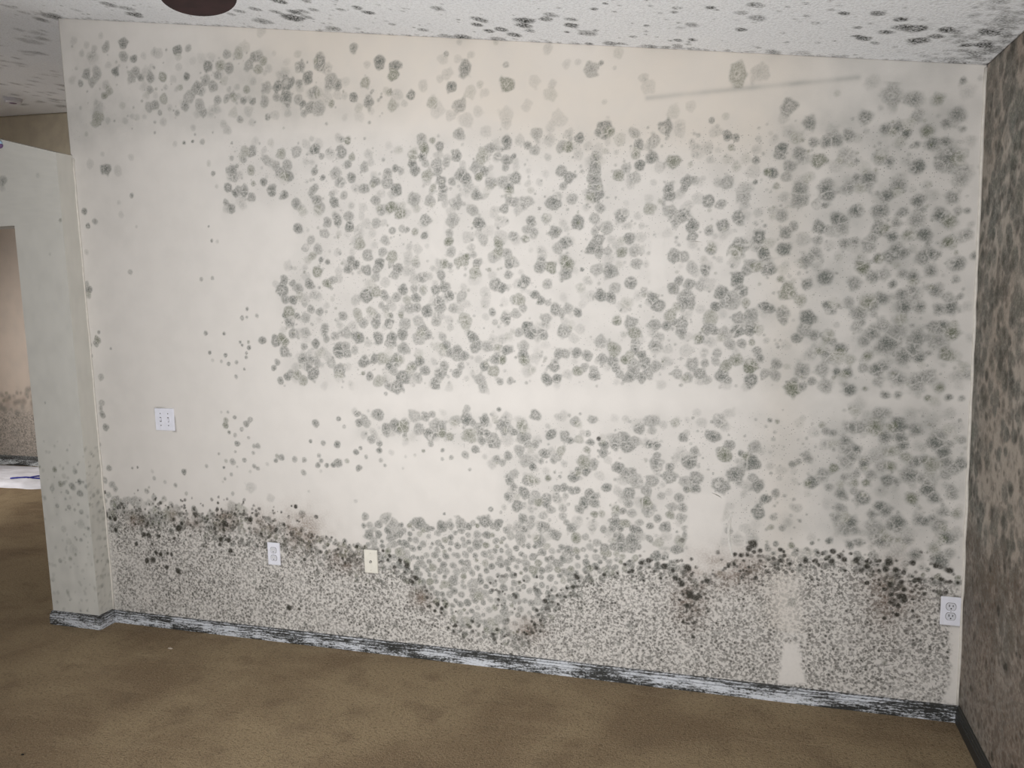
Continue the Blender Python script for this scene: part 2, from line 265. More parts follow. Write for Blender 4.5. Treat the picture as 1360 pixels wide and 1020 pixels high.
# ------------------------------------------------------------------ where the growth sits (wall millimetres: x, z, radius; a strong, b medium, c faint, d near black)
WALL_SPOTS = {
 'a': [(377,2940,25),(431,2867,19),(316,2820,20),(104,2784,16),(240,2713,18),(687,2882,23),(460,2777,20),(520,2770,23),(590,2761,23),(723,2750,17),(847,2790,22),
  (1097,2801,20),(1028,2616,17),(1070,2608,16),(213,2366,29),(833,2301,11),(683,2454,8),(731,2458,7),(1050,2382,22),(941,2309,25),(969,2328,9),(911,2233,19),
  (1332,2735,26),(1433,2748,28),(1367,2682,25),(1515,2635,22),(1260,2667,27),(1211,2661,23),(1251,2612,30),(1336,2575,18),(1591,2583,21),(1600,2784,20),(1722,2715,23),
  (1797,2689,23),(1786,2651,25),(1651,2636,24),(1661,2551,24),(1866,2561,23),(2049,2578,23),(2117,2646,29),(2295,2565,27),(1147,2530,13),(1385,2369,23),(1522,2349,23),
  (1550,2393,14),(1547,2291,19),(1237,2261,24),(1374,2272,16),(1416,2244,14),(1563,2236,23),(1105,2244,22),(1148,2209,24),(1673,2207,24),(1776,2169,22),(1776,2259,20),
  (1988,2338,21),(1917,2332,20),(1907,2301,18),(1857,2273,22),(1865,2244,24),(1991,2192,20),(1994,2160,18),(2068,2289,21),(2099,2196,23),(2221,2309,22),(2189,2218,19),
  (2163,2196,16),(2289,2338,25),(2295,2141,19),(2945,2332,28),(2702,2349,34),(2601,2322,21),(2382,2311,17),(2554,2287,22),(2838,2277,21),(2890,2220,25),(2845,2198,21),
  (2974,2201,26),(2662,2204,27),(2520,2195,26),(2552,2170,23),(2661,2154,24),(2754,2165,24),(2959,2095,22),(2325,2181,24),(2320,2270,11),(3182,2280,17),(3214,2274,14),
  (3287,2184,15),(3029,2120,20),(3018,2095,15),(3287,2101,10),(3329,2135,14),(3481,2305,26),(3669,2310,26),(3737,2262,23),(3781,2262,21),(3811,2240,17),(3877,2242,24),
  (3616,2247,24),(3574,2235,27),(3542,2231,23),(3894,2196,24),(3939,2202,18),(3382,2219,22),(3512,2161,26),(3727,2165,27),(3756,2143,18),(3853,2117,23),(3349,2134,22),
  (3684,2090,28),(3542,2062,31),(56,2168,17),(68,2093,15),(917,2136,21),(949,2204,19),(1000,2201,17),(787,2057,6),(799,1988,9),(35,1775,19),(77,1558,11),
  (66,1519,17),(52,1500,15),(971,1659,10),(938,1616,10),(726,1546,10),(831,1542,11),(919,1501,8),(930,1487,7),(969,1474,10),(742,1451,9),(831,1439,12),(951,1448,7),
  (947,1427,8),(844,1396,10),(933,1369,8),(1211,2180,24),(1147,2196,22),(1381,2148,25),(1467,2136,23),(1749,2094,22),(1789,2059,24),(2148,2122,23),(2272,2056,21),
  (2152,2003,25),(1909,2030,27),(1474,2065,18),(1477,2038,20),(1536,2014,21),(1273,2023,22),(1749,1991,19),(1901,1962,17),(1383,1875,13),(1417,1867,13),(1743,1878,26),
  (2011,1932,19),(2238,1912,20),(1537,1871,23),(1560,1849,21),(1520,1829,20),(1610,1822,25),(1682,1849,23),(1768,1821,24),(1990,1837,22),(2096,1862,18),(2142,1836,22),
  (2237,1876,23),(2291,1823,20),(1974,1791,20),(1360,1822,26),(1317,1769,22),(1183,1788,17),(1167,1743,25),(1410,1767,20),(2225,1741,25),(2250,1726,21),(1182,1694,21),
  (1222,1695,19),(1199,1643,30),(1177,1626,15),(1240,1623,15),(1195,1594,27),(1608,1702,29),(1654,1719,21),(1787,1730,25),(1849,1692,21),(1945,1724,22),(1986,1735,22),
  (2009,1698,20),(1956,1674,22),(1899,1630,24),(1479,1616,22),(1650,1587,23),(1710,1582,21),(1721,1616,14),(1772,1618,14),(2204,1620,17),(2267,1593,22),(1383,1561,19),
  (1381,1535,15),(1556,1520,25),(1655,1512,25),(1726,1518,23),(1773,1528,23),(1870,1546,21),(2109,1511,22),(2121,1473,22),(1045,1507,17),(1118,1506,25),(1154,1519,23),
  (1168,1501,21),(1334,1491,19),(1160,1454,25),(1259,1421,27),(1451,1469,28),(1450,1447,24),(1493,1446,20),(1984,1474,21),(2001,1445,24),(2037,1457,24),(2067,1432,22),
  (2263,1456,23),(2215,1419,24),(2245,1415,20),(1305,1349,28),(1167,1331,17),(1130,1317,17),(1120,1403,17),(1098,1376,14),(1450,1363,28),(1578,1407,24),(1631,1416,20),
  (1739,1411,27),(1705,1381,18),(1603,1338,20),(1570,1351,11),(1768,1338,29),(1817,1382,21),(1855,1407,23),(1876,1365,23),(1948,1352,24),(2033,1357,22),(2158,1382,19),
  (2205,1362,24),(1924,1314,19),(2486,2071,28),(2664,2091,28),(2771,2002,27),(2584,1985,25),(2673,1912,23),(2645,1875,23),(2387,1999,22),(2491,1951,27),(2356,1927,16),
  (2531,1903,24),(2797,1910,24),(2770,1855,23),(2423,1806,27),(2468,1804,24),(2541,1817,27),(2536,1779,27),(2601,1791,9),(2720,1779,29),(2807,1728,21),(2355,1747,24),
  (2678,1677,22),(2721,1676,19),(2396,1692,19),(2424,1664,18),(2485,1627,26),(2582,1613,21),(2355,1561,20),(2375,1524,23),(2429,1520,21),(2516,1536,26),(2339,1436,25),
  (2338,1411,20),(2493,1439,21),(2526,1439,19),(2575,1443,22),(2615,1431,24),(2476,1383,24),(2441,1330,21),(2487,1334,20),(2573,1367,23),(2646,1347,22),(2731,1460,28),
  (2726,1403,22),(2741,1375,20),(2777,1415,17),(2820,1458,19),(2847,1434,22),(2859,1403,22),(2796,1344,24),(2847,1344,19),(2821,1524,26),(2802,1570,26),(2746,1575,20),
  (2947,1553,18),(2966,1595,23),(3007,1564,24),(2917,1634,24),(2894,1668,21),(3022,1646,30),(3036,1717,21),(2996,1734,19),(2973,1704,22),(3161,1677,25),(3243,1686,22),
  (3221,1729,25),(3139,1629,19),(3226,1579,23),(3110,1539,24),(3136,1528,16),(3226,1527,22),(3276,1530,23),(3077,1500,16),(3223,1411,24),(3184,1392,19),(3048,1395,27),
  (3277,1388,26),(3081,1357,24),(3162,1346,22),(3191,1331,13),(3278,1332,25),(2981,1831,25),(3099,1771,19),(3120,1852,22),(3227,1855,32),(3301,1891,25),(3319,1829,23),
  (3050,1945,25),(3051,1905,19),(3163,1940,24),(3018,1989,26),(2963,2073,22),(3116,2042,20),(3223,1971,20),(3331,1621,20),(3549,2037,26),(3580,1948,26),(3645,1973,25),
  (3400,1904,24),(3518,1916,22),(3750,2021,24),(3729,1971,29),(3808,1960,20),(3854,1998,23),(3968,2002,25),(3927,1940,24),(3721,1903,24),(3750,1905,16),(3773,1873,22),
  (3880,1878,23),(3958,1844,23),(3787,1824,23),(3394,1840,28),(3727,1792,19),(3879,1790,26),(3904,1802,18),(3988,1765,27),(3347,1763,20),(3673,1759,22),(3847,1722,24),
  (3906,1741,26),(3542,1728,26),(3645,1704,25),(3478,1705,21),(3410,1685,32),(3781,1696,17),(3747,1643,24),(3716,1620,19),(3551,1624,18),(3568,1602,19),(3349,1614,20),
  (3822,1608,27),(3876,1610,24),(3979,1605,21),(3484,1575,28),(3953,1539,18),(3870,1498,29),(3985,1515,26),(3444,1499,21),(3604,1459,22),(3765,1471,39),(3856,1453,24),
  (3698,1425,19),(3825,1421,31),(3879,1417,20),(3970,1431,20),(3593,1367,17),(3630,1363,20),(3735,1378,21),(53,1127,20),(64,1064,18),(535,845,12),(857,1132,10),
  (805,1090,14),(820,1056,9),(924,1100,15),(865,1000,12),(776,878,8),(953,890,12),(339,594,28),(354,560,17),(500,627,13),(577,650,17),(636,607,17),(767,639,21),
  (1305,1113,19),(1429,1137,12),(1526,1161,15),(1538,1121,19),(1637,1159,29),(1672,1098,24),(1720,1112,27),(1762,1109,27),(1733,1291,29),(1886,1077,27),(1951,1082,20),
  (1986,1067,19),(2070,1146,26),(2154,1148,24),(2135,1088,16),(2161,1087,16),(2138,1054,19),(2191,1056,26),(2237,1129,29),(2221,1195,11),(2106,1013,14),(2181,1034,14),
  (2259,986,21),(1948,1005,9),(1635,1023,15),(1633,993,15),(1536,1001,11),(1511,980,15),(1521,906,15),(1274,1026,11),(1341,1017,13),(1414,1015,16),(1110,938,14),
  (1075,922,11),(1324,932,12),(1307,911,14),(1353,911,12),(1388,912,11),(1414,926,17),(1855,998,7),(2168,742,9),(1945,708,7),(2253,803,17),(2260,880,21),
  (1923,1301,21),(1204,665,18),(1812,655,33),(1858,636,17),(1929,649,27),(1975,656,18),(2139,684,30),(2140,575,16),(2100,572,21),(2146,623,18),(2056,615,14),
  (1558,584,23),(1890,508,20),(1946,507,16),(2387,1174,23),(2323,1127,25),(2288,1096,14),(2453,1088,22),(2515,1084,21),(2540,1066,16),(2629,1061,16),(2686,1050,21),
  (2681,1018,23),(2730,1052,19),(2778,1085,22),(2782,1045,27),(2833,1123,21),(2876,1060,16),(2905,1057,17),(3010,1092,17),(3134,1099,29),(3197,1066,23),(3179,1023,30),
  (3241,1033,14),(3288,1000,30),(3037,986,26),(2957,967,17),(2907,1013,14),(2906,977,27),(2422,1005,22),(2369,944,20),(2595,970,33),(2570,940,17),(2607,937,20),
  (2745,955,24),(2777,936,19),(2553,902,22),(2491,906,8),(2436,896,15),(2342,880,22),(2692,867,18),(2891,904,22),(2957,920,27),(3067,924,26),(3025,876,14),
  (3063,878,22),(3220,947,29),(3165,893,29),(3311,904,27),(3340,855,18),(3312,791,21),(2788,848,26),(2995,839,19),(2477,855,17),(2507,854,17),(2540,847,18),
  (2565,852,17),(2281,851,15),(2328,828,24),(2430,806,19),(2391,780,19),(2425,778,19),(2622,839,21),(2638,798,25),(2593,791,23),(2572,765,20),(2292,766,24),
  (2859,810,21),(2735,778,16),(2763,768,16),(2641,748,15),(3014,794,20),(2960,763,19),(2909,743,21),(2940,713,24),(2730,720,20),(2771,715,21),(2878,709,16),
  (2320,704,21),(2533,679,22),(2677,680,18),(2714,686,15),(2754,689,13),(2806,692,16),(2830,689,13),(2406,679,24),(2323,661,12),(2465,645,25),(2391,605,24),
  (2557,634,24),(2746,651,23),(2802,642,29),(2874,655,14),(3025,682,17),(2522,580,17),(2560,579,13),(2680,600,20),(2721,607,16),(2753,606,21),(2798,605,23),
  (2826,615,16),(2589,585,13),(2983,614,22),(3433,1303,29),(3638,1298,25),(3767,1277,16),(3912,1269,12),(3981,1273,15),(3735,1153,28),(3768,1117,25),(3816,1162,29),
  (3875,1146,23),(3821,1115,23),(3831,1086,18),(3943,1104,28),(3970,1062,23),(3667,1066,16),(3698,1008,25),(3791,1001,22),(3879,1022,23),(4031,1021,20),(3594,989,19),
  (3436,998,15),(3673,966,18),(3861,971,33),(3783,945,24),(3707,934,18),(3509,925,22),(3620,885,23),(3695,870,26),(3918,918,27),(3944,887,25),(3870,879,25),
  (3759,843,21),(3780,826,23),(3730,812,18),(3824,783,32),(3657,773,24),(3915,793,21),(3991,735,29),(3656,682,17),(3887,657,27),(3972,644,32),(3517,680,10),
  (3440,662,13),(3379,666,12),(3576,691,13),(1836,336,17),(1964,252,11),(1979,398,22),(2211,267,13),],
 'b': [(276,2938,20),(372,2887,24),(143,2825,22),(206,2816,26),(173,2784,22),(270,2732,18),(182,2606,32),(743,2879,19),(436,2807,27),(411,2784,25),(509,2713,18),
  (586,2666,25),(496,2637,22),(535,2641,25),(558,2604,14),(687,2709,15),(725,2658,27),(706,2625,23),(655,2595,15),(785,2618,26),(803,2582,17),(913,2783,24),
  (958,2766,22),(826,2725,24),(782,2703,28),(865,2695,26),(895,2743,22),(801,2680,19),(953,2833,18),(1018,2822,25),(1065,2771,24),(1046,2661,18),(973,2638,20),
  (937,2637,17),(1001,2534,17),(885,2634,22),(786,2450,15),(948,2433,7),(1015,2389,26),(1007,2353,17),(941,2365,13),(949,2273,21),(1039,2302,21),(965,2216,19),
  (1001,2218,21),(1049,2241,13),(1122,2802,25),(1145,2779,23),(1118,2745,23),(1481,2658,28),(1151,2663,25),(1202,2616,20),(1137,2598,24),(1323,2662,16),(1396,2618,23),
  (1313,2598,23),(1364,2556,23),(1420,2543,30),(1338,2534,14),(1478,2559,17),(1684,2598,8),(1723,2567,7),(1765,2583,10),(1775,2526,22),(1961,2525,23),(2033,2714,11),
  (2293,2641,11),(2088,2494,29),(2076,2382,26),(1128,2342,18),(1209,2368,22),(1288,2366,23),(1412,2338,12),(1451,2356,11),(1521,2404,12),(1567,2322,17),(1625,2271,23),
  (1175,2309,22),(1193,2283,22),(1240,2309,24),(1479,2259,27),(1500,2220,25),(1364,2191,20),(1732,2197,21),(1620,2183,23),(1739,2245,22),(1802,2245,19),(1906,2376,20),
  (1958,2364,13),(1863,2308,22),(1919,2272,15),(1976,2268,22),(2015,2265,17),(1979,2236,20),(1926,2220,22),(2038,2185,17),(1950,2163,13),(2078,2210,23),(2182,2277,26),
  (2245,2276,18),(2147,2240,23),(2286,2257,21),(2281,2227,18),(2213,2165,26),(2267,2170,24),(2652,2584,25),(2694,2605,9),(3215,2511,35),(3122,2346,10),(2683,2340,21),
  (2725,2336,19),(2420,2354,25),(2410,2286,19),(2526,2293,23),(2823,2321,21),(2901,2285,25),(2830,2238,19),(2788,2187,21),(2666,2237,21),(2527,2134,17),(2822,2148,22),
  (2664,2114,21),(3196,2240,13),(3058,2121,16),(3180,2103,24),(3404,2376,27),(3752,2377,32),(3833,2359,29),(3912,2352,23),(3972,2291,29),(3937,2265,16),(3841,2299,22),
  (3845,2200,12),(3992,2240,11),(3492,2231,18),(3369,2199,19),(3443,2193,26),(3641,2153,12),(3953,2142,42),(3924,2118,22),(3410,2151,22),(3397,2113,19),(3646,2096,13),
  (3793,2059,27),(3995,2066,33),(3449,2064,27),(3617,2057,21),(3986,2406,10),(3364,2080,11),(115,2116,15),(893,2160,15),(1035,2184,21),(354,2229,12),(309,1856,12),
  (32,1746,17),(26,1804,15),(15,1490,11),(15,1437,10),(143,1473,8),(65,1324,13),(724,1807,8),(786,1812,8),(967,1620,8),(966,1501,8),(804,1407,9),(892,1403,9),
  (882,1335,9),(1272,2133,24),(1393,2110,27),(1516,2158,18),(1459,2169,16),(1673,2127,24),(1698,2083,24),(1859,2120,29),(1934,2109,24),(1988,2128,22),(2052,2092,23),
  (2036,2021,25),(2133,2060,26),(2294,2090,21),(1543,2066,23),(1428,2047,20),(1668,2028,21),(1410,1993,20),(1795,1997,16),(1822,1992,14),(1857,1982,19),(1710,1952,23),
  (1335,1966,20),(1308,1935,18),(1367,1929,22),(1340,1895,20),(1588,1936,23),(1618,1889,25),(1694,1900,23),(2017,1966,17),(2022,1885,22),(2176,1935,21),(2303,1949,16),
  (1662,1824,19),(1732,1843,16),(1753,1796,21),(1856,1842,22),(2056,1842,19),(2016,1828,14),(2090,1838,18),(2130,1869,17),(2275,1871,20),(2220,1857,25),(2197,1802,10),
  (2132,1796,23),(1256,1751,24),(1228,1775,13),(1436,1781,18),(1660,1793,21),(1885,1779,22),(2281,1779,21),(1284,1679,13),(1287,1610,21),(1320,1652,17),(1358,1638,17),
  (1698,1701,21),(1694,1714,16),(1842,1733,21),(1882,1726,19),(1753,1697,21),(1803,1684,19),(2068,1696,24),(1964,1649,24),(1677,1664,18),(1699,1646,20),(1815,1648,23),
  (1852,1647,21),(1619,1639,22),(1557,1625,22),(1583,1580,22),(1656,1613,18),(1789,1577,23),(1853,1589,23),(1939,1583,22),(2026,1640,22),(2078,1602,19),(2085,1577,24),
  (2216,1577,10),(1283,1545,23),(1211,1535,23),(1390,1515,17),(1435,1525,22),(1489,1541,22),(1701,1489,16),(1729,1490,14),(1779,1467,23),(1901,1525,19),(1850,1509,23),
  (1968,1516,17),(1268,1474,17),(1300,1421,17),(1486,1477,22),(1533,1459,20),(2031,1420,17),(2178,1469,24),(2225,1465,18),(1333,1403,21),(1282,1385,25),(1258,1318,21),
  (1224,1349,19),(1194,1353,15),(1407,1398,22),(1674,1424,23),(1723,1364,23),(1842,1335,21),(1645,1316,24),(1972,1390,21),(2048,1386,19),(2134,1324,24),(2229,1320,17),
  (2277,1325,17),(1023,1626,10),(2376,2081,25),(2314,2081,19),(2566,2078,26),(2683,2037,23),(2659,1997,23),(2709,1956,28),(2658,1943,17),(2673,1863,20),(2452,2008,22),
  (2369,1965,19),(2398,1956,19),(2315,1944,16),(2498,1881,22),(2816,1853,20),(2712,1861,18),(2668,1786,23),(2827,1807,20),(2312,1826,20),(2453,1734,24),(2733,1711,22),
  (2453,1655,15),(2333,1674,25),(2303,1674,16),(2344,1637,18),(2310,1610,21),(2513,1618,19),(2538,1630,24),(2443,1590,26),(2321,1533,18),(2344,1476,21),(2606,1383,19),
  (2642,1371,18),(2676,1490,27),(2683,1419,22),(2757,1356,19),(2797,1434,17),(2820,1481,22),(2812,1403,19),(2904,1388,22),(2812,1372,27),(2870,1360,22),(2901,1473,29),
  (2898,1557,26),(2981,1568,15),(2864,1696,15),(3025,1680,21),(2996,1632,17),(3081,1709,19),(3204,1646,36),(3257,1638,19),(3168,1640,18),(3275,1589,29),(3117,1588,25),
  (3169,1520,22),(3007,1525,21),(3198,1471,19),(3244,1478,20),(3280,1482,16),(3298,1452,16),(3147,1437,19),(3140,1411,19),(3100,1399,18),(3313,1418,16),(2992,1357,21),
  (3029,1342,21),(3107,1331,18),(3327,1358,17),(3018,1830,19),(3047,1784,22),(3224,1877,20),(3277,1787,23),(3260,1766,19),(3295,1779,17),(3113,1925,20),(2970,2006,25),
  (2985,1961,16),(2881,2022,22),(3159,2025,20),(3230,1952,16),(3250,2048,25),(3326,1764,13),(3443,2026,30),(3507,2005,15),(3537,1998,10),(3386,1969,22),(3601,1909,27),
  (3427,1928,17),(3874,1965,12),(4018,1952,13),(3958,1915,26),(3987,1954,14),(3847,1927,29),(3784,1920,21),(3703,1869,20),(3824,1874,24),(4015,1865,20),(3609,1853,19),
  (3645,1858,18),(3516,1871,18),(3694,1838,23),(3813,1809,22),(3507,1822,25),(3473,1797,24),(3762,1797,20),(3929,1798,10),(4045,1790,15),(3716,1726,23),(3748,1732,21),
  (3812,1733,21),(3384,1729,16),(3459,1644,24),(3990,1707,14),(3811,1660,24),(3849,1673,17),(3924,1668,27),(3693,1635,29),(3630,1633,21),(3591,1620,11),(3394,1594,27),
  (3395,1569,19),(3936,1602,20),(3965,1643,21),(4005,1645,12),(3668,1586,30),(3717,1585,12),(3750,1542,24),(3659,1547,19),(3678,1554,15),(3796,1520,32),(3715,1511,25),
  (3922,1533,24),(3902,1495,17),(3940,1487,26),(3468,1531,25),(3506,1509,20),(3560,1498,24),(3577,1483,17),(3687,1482,19),(3527,1447,15),(3551,1436,21),(3639,1414,22),
  (3910,1438,9),(3539,1378,27),(3467,1370,31),(3373,1396,23),(3370,1351,20),(3761,1385,16),(3791,1357,22),(3683,1382,15),(3740,1331,18),(3903,1350,29),(3502,1330,17),
  (3866,1329,27),(3440,1329,17),(3814,1335,27),(54,1191,14),(45,1161,13),(11,971,13),(27,780,16),(348,804,11),(674,879,10),(539,734,10),(807,1118,14),(855,1044,9),
  (947,1121,12),(895,1074,10),(751,946,7),(828,911,18),(790,910,10),(848,959,8),(897,918,9),(959,991,12),(817,844,8),(777,818,8),(817,746,10),(821,1156,8),
  (930,1032,8),(951,958,10),(853,884,6),(198,672,22),(80,650,36),(337,634,20),(419,624,35),(677,629,21),(808,666,31),(857,659,31),(61,588,29),(93,538,22),
  (55,526,27),(43,699,16),(96,681,16),(21,667,14),(1457,1100,8),(1572,1117,19),(1564,1144,13),(1671,1076,17),(1738,1095,22),(1691,1295,18),(1820,1158,27),
  (1871,1155,20),(1904,1168,16),(1836,1098,27),(1925,1117,32),(1947,1113,28),(2016,1141,26),(2072,1197,16),(2096,1130,16),(2077,1078,31),(2127,1113,21),(2271,1109,17),
  (2244,1087,10),(2056,987,18),(2206,972,19),(2232,960,16),(1987,972,11),(1946,962,9),(2076,919,8),(1592,1042,19),(1563,959,8),(1640,946,11),(1658,923,10),
  (1082,947,9),(1179,936,12),(1235,931,10),(1315,957,12),(1464,935,13),(1226,869,14),(969,881,10),(980,992,14),(1894,1030,13),(2150,1295,26),(1680,1260,9),
  (1765,1068,11),(1543,671,17),(1650,668,28),(1688,643,34),(2026,668,27),(2330,1073,25),(2350,1044,17),(2384,1045,18),(2311,1013,22),(2561,1145,21),(2639,1158,21),
  (2577,1076,18),(2614,1099,15),(2613,1028,15),(2730,1072,27),(2817,1075,19),(2892,1160,28),(2888,1116,19),(2980,1154,20),(3156,1162,24),(3153,1047,11),(3295,1062,25),
  (3059,1039,15),(2408,971,15),(2497,1020,18),(2480,990,18),(2463,973,15),(2340,968,29),(2640,967,23),(2804,945,16),(2385,882,17),(2287,907,21),(2816,901,27),
  (3022,906,26),(3293,934,19),(2867,859,19),(2921,841,16),(2514,823,15),(2379,822,19),(2476,810,19),(2361,787,15),(2638,823,21),(2446,754,19),(2411,726,19),
  (2501,765,17),(2870,770,26),(2787,798,19),(2799,761,21),(2731,749,16),(2670,750,15),(2968,795,21),(3006,753,22),(2834,723,16),(2359,710,15),(2500,727,19),
  (2516,703,17),(2632,683,17),(2354,680,17),(2298,672,17),(2305,612,26),(2599,641,17),(2917,642,21),(3022,706,14),(2998,652,21),(2648,619,18),(2619,600,18),
  (3199,709,15),(2704,539,13),(2733,550,12),(3468,1307,19),(3554,1308,25),(3694,1302,11),(3810,1278,14),(3873,1314,31),(3952,1308,20),(4025,1270,12),(3746,1208,26),
  (3543,1156,14),(3560,1134,17),(3584,1127,16),(3651,1151,24),(3682,1152,24),(3961,1130,22),(3994,1095,13),(4031,1111,16),(3793,1060,21),(3632,1099,21),(3626,1065,18),
  (3654,1036,24),(3631,1013,24),(3759,999,27),(3846,1040,21),(3904,1034,20),(3930,1014,29),(3984,1027,22),(4007,1002,20),(3979,976,18),(3494,1023,23),(3462,1010,13),
  (3550,961,23),(3723,968,25),(3629,953,14),(3900,958,22),(3813,943,14),(3667,932,16),(3575,909,17),(3664,898,16),(4000,929,15),(4007,901,18),(3615,828,22),
  (3602,789,19),(3798,771,20),(3896,799,26),(3941,805,17),(3967,781,29),(3978,833,23),(4023,829,20),(3742,748,36),(3637,741,17),(3675,740,19),(3767,701,26),
  (3800,714,17),(3826,716,14),(3859,715,20),(3686,691,19),(3951,688,24),(4006,673,23),(3379,1167,10),(3351,1170,10),(3376,876,18),(3355,856,10),(3367,775,13),
  (3360,735,14),(3403,734,13),(3745,642,16),(3503,463,9),(3447,431,15),(3573,352,10),(3761,425,12),(3918,314,10),(3794,207,10),(4053,279,10),(3460,276,8),
  (2809,459,10),(2741,173,13),(2572,310,12),(2669,341,12),(2445,127,8),(2599,148,10),(3068,138,10),(3145,259,13),(2787,259,12),(2875,119,12),(2244,172,13),
  (2009,206,22),(2088,237,18),(2148,269,18),(2188,229,22),(1932,376,18),(2070,383,24),(2153,413,21),(2216,418,23),(2070,356,18),(2155,319,14),(2217,321,20),
  (1817,238,13),(1306,155,12),(1538,126,14),(1187,99,12),(1673,149,12),],
 'c': [(87,2990,18),(159,2960,15),(489,2875,15),(195,2668,28),(342,2659,18),(250,2596,14),(579,2874,24),(648,2751,19),(685,2803,19),(928,2714,20),(1051,2851,25),
  (968,2567,24),(1049,2568,24),(112,2398,21),(278,2355,24),(814,2348,11),(631,2453,12),(847,2241,10),(392,2603,12),(351,2582,14),(464,2595,12),(198,2438,14),
  (367,2411,14),(248,2994,14),(602,2721,13),(1168,2748,20),(1145,2910,21),(1464,2715,26),(1468,2632,19),(1461,2588,21),(1513,2599,19),(1545,2588,19),(1612,2532,17),
  (1804,2571,23),(1833,2529,12),(1989,2487,33),(1920,2591,21),(2003,2614,15),(2034,2630,24),(2015,2693,19),(2083,2686,16),(2142,2698,16),(2094,2753,14),(2255,2734,12),
  (2204,2540,19),(2180,2573,13),(2137,2547,22),(2040,2459,21),(2112,2437,32),(2168,2467,24),(2198,2380,22),(2291,2437,32),(2290,2403,24),(1256,2541,14),(1187,2539,20),
  (1121,2389,13),(1343,2395,18),(1574,2186,19),(1920,2192,18),(2092,2256,15),(1990,2299,13),(2148,2142,16),(2301,2187,14),(1326,2788,16),(1663,2708,17),(2475,2685,23),
  (2552,2617,18),(2599,2619,13),(2762,2634,21),(2747,2582,10),(2492,2546,17),(2487,2505,23),(2417,2564,23),(2378,2463,22),(2516,2406,31),(2862,2530,17),(2880,2496,25),
  (2704,2455,10),(3294,2507,30),(2978,2394,26),(3040,2402,19),(3177,2358,13),(3000,2317,22),(2479,2326,23),(2350,2329,19),(2636,2288,17),(2678,2273,23),(2766,2300,24),
  (2871,2266,15),(2919,2185,19),(2327,2224,16),(2427,2155,16),(2378,2155,13),(3058,2219,13),(3297,2264,12),(3214,2165,17),(3277,2139,28),(2897,2125,13),(2799,2161,12),
  (2751,2253,10),(2539,2337,11),(3387,2333,19),(3685,2430,22),(4002,2366,25),(3674,2261,14),(3788,2208,21),(3432,2253,22),(3468,2101,18),(4041,2410,10),(3574,2404,11),
  (3358,2266,12),(3912,2293,9),(3722,2337,12),(4054,2105,10),(4020,2199,19),(830,1982,10),(270,2200,12),(366,2076,9),(45,1965,15),(276,2140,14),(755,1414,8),
  (1304,2098,22),(2029,2058,18),(2262,2002,26),(1600,2061,16),(1626,2030,23),(1578,2003,19),(1709,2026,16),(2103,1946,20),(2118,1897,18),(1472,1907,18),(1815,1848,17),
  (1821,1877,21),(1867,1904,21),(1305,1804,22),(1137,1772,15),(1470,1792,18),(1844,1772,24),(2172,1710,22),(1705,1764,23),(1324,1715,15),(1732,1654,23),(1525,1576,18),
  (1691,1566,16),(1936,1612,17),(2057,1639,19),(2002,1591,19),(2173,1604,17),(2005,1557,15),(2132,1415,15),(1390,1429,22),(2432,1849,21),(2847,1912,18),(2743,1883,17),
  (2846,1863,15),(2595,1715,22),(2639,1686,16),(2593,1546,21),(2560,1503,19),(2954,1457,17),(2771,1629,22),(3110,1704,22),(3304,1526,19),(3037,1510,17),(3022,1453,26),
  (3096,1439,15),(2931,1384,14),(3062,1758,15),(3290,1852,17),(3069,2055,20),(3250,2016,18),(3300,1988,17),(3153,1810,13),(3210,1801,19),(3095,1816,13),(2851,1957,15),
  (3033,2032,18),(4032,1905,14),(3559,1851,21),(3465,1877,25),(3672,1804,23),(3402,1783,15),(3792,1765,16),(3899,1682,16),(4028,1610,18),(3493,1432,24),(4044,1493,17),
  (4010,1354,25),(4047,1354,14),(3958,1393,13),(3411,1385,13),(340,838,10),(921,782,26),(783,1156,6),(764,803,7),(927,863,8),(268,655,18),(208,596,40),(268,590,33),
  (1604,1083,15),(2202,1149,15),(1695,984,15),(1321,882,9),(1027,904,10),(1748,913,7),(1765,968,7),(1812,976,8),(1248,779,8),(1498,744,10),(1035,731,20),
  (2441,1125,13),(2779,1166,14),(3029,1112,14),(2991,1009,20),(2701,986,19),(2664,915,20),(2768,903,21),(2956,863,16),(2322,764,15),(2944,668,22),(3229,671,20),
  (3265,725,20),(3932,1255,21),(3854,1210,24),(3673,1240,28),(3922,1176,27),(3886,1085,20),(3731,1050,25),(3613,922,14),(3761,903,24),(3872,923,15),(3861,745,24),
  (3834,668,28),(3441,826,13),(4053,363,11),],
 'd': [(908,618,18),(13,595,16),(42,576,11),(72,568,14),(72,511,11),(282,495,18),(252,498,13),(302,450,9),(199,443,13),(321,406,11),(350,398,13),(392,406,11),
  (415,403,10),(256,355,16),(299,364,18),(379,329,15),(448,314,17),(476,547,15),(694,561,11),(749,555,9),(728,505,13),(773,503,15),(780,450,13),(495,574,9),
  (758,590,19),(1713,470,10),(1746,449,13),(1682,433,10),(1661,489,9),(1628,511,9),(1650,467,9),(2662,1078,11),(2769,533,10),(2801,509,10),(2869,556,13),
  (2841,546,10),(2936,536,14),(2971,523,10),(3033,540,16),(3277,639,12),(3244,609,9),(3222,611,9),(3321,634,11),(3295,660,17),(3270,611,8),(3322,591,7),(2736,491,7),
  (2785,499,7),(3397,644,10),(3411,637,7),(3412,619,9),(3398,598,8),(3434,588,8),(3539,642,7),(3556,636,7),(3594,650,12),(3592,611,10),(3618,630,7),(3636,619,9),
  (3681,624,12),(3660,647,7),(3641,577,6),(3722,599,9),(3732,615,6),(3765,626,9),(3786,592,13),(3763,585,9),(3743,581,7),(3796,623,16),(3823,593,11),(4009,606,14),
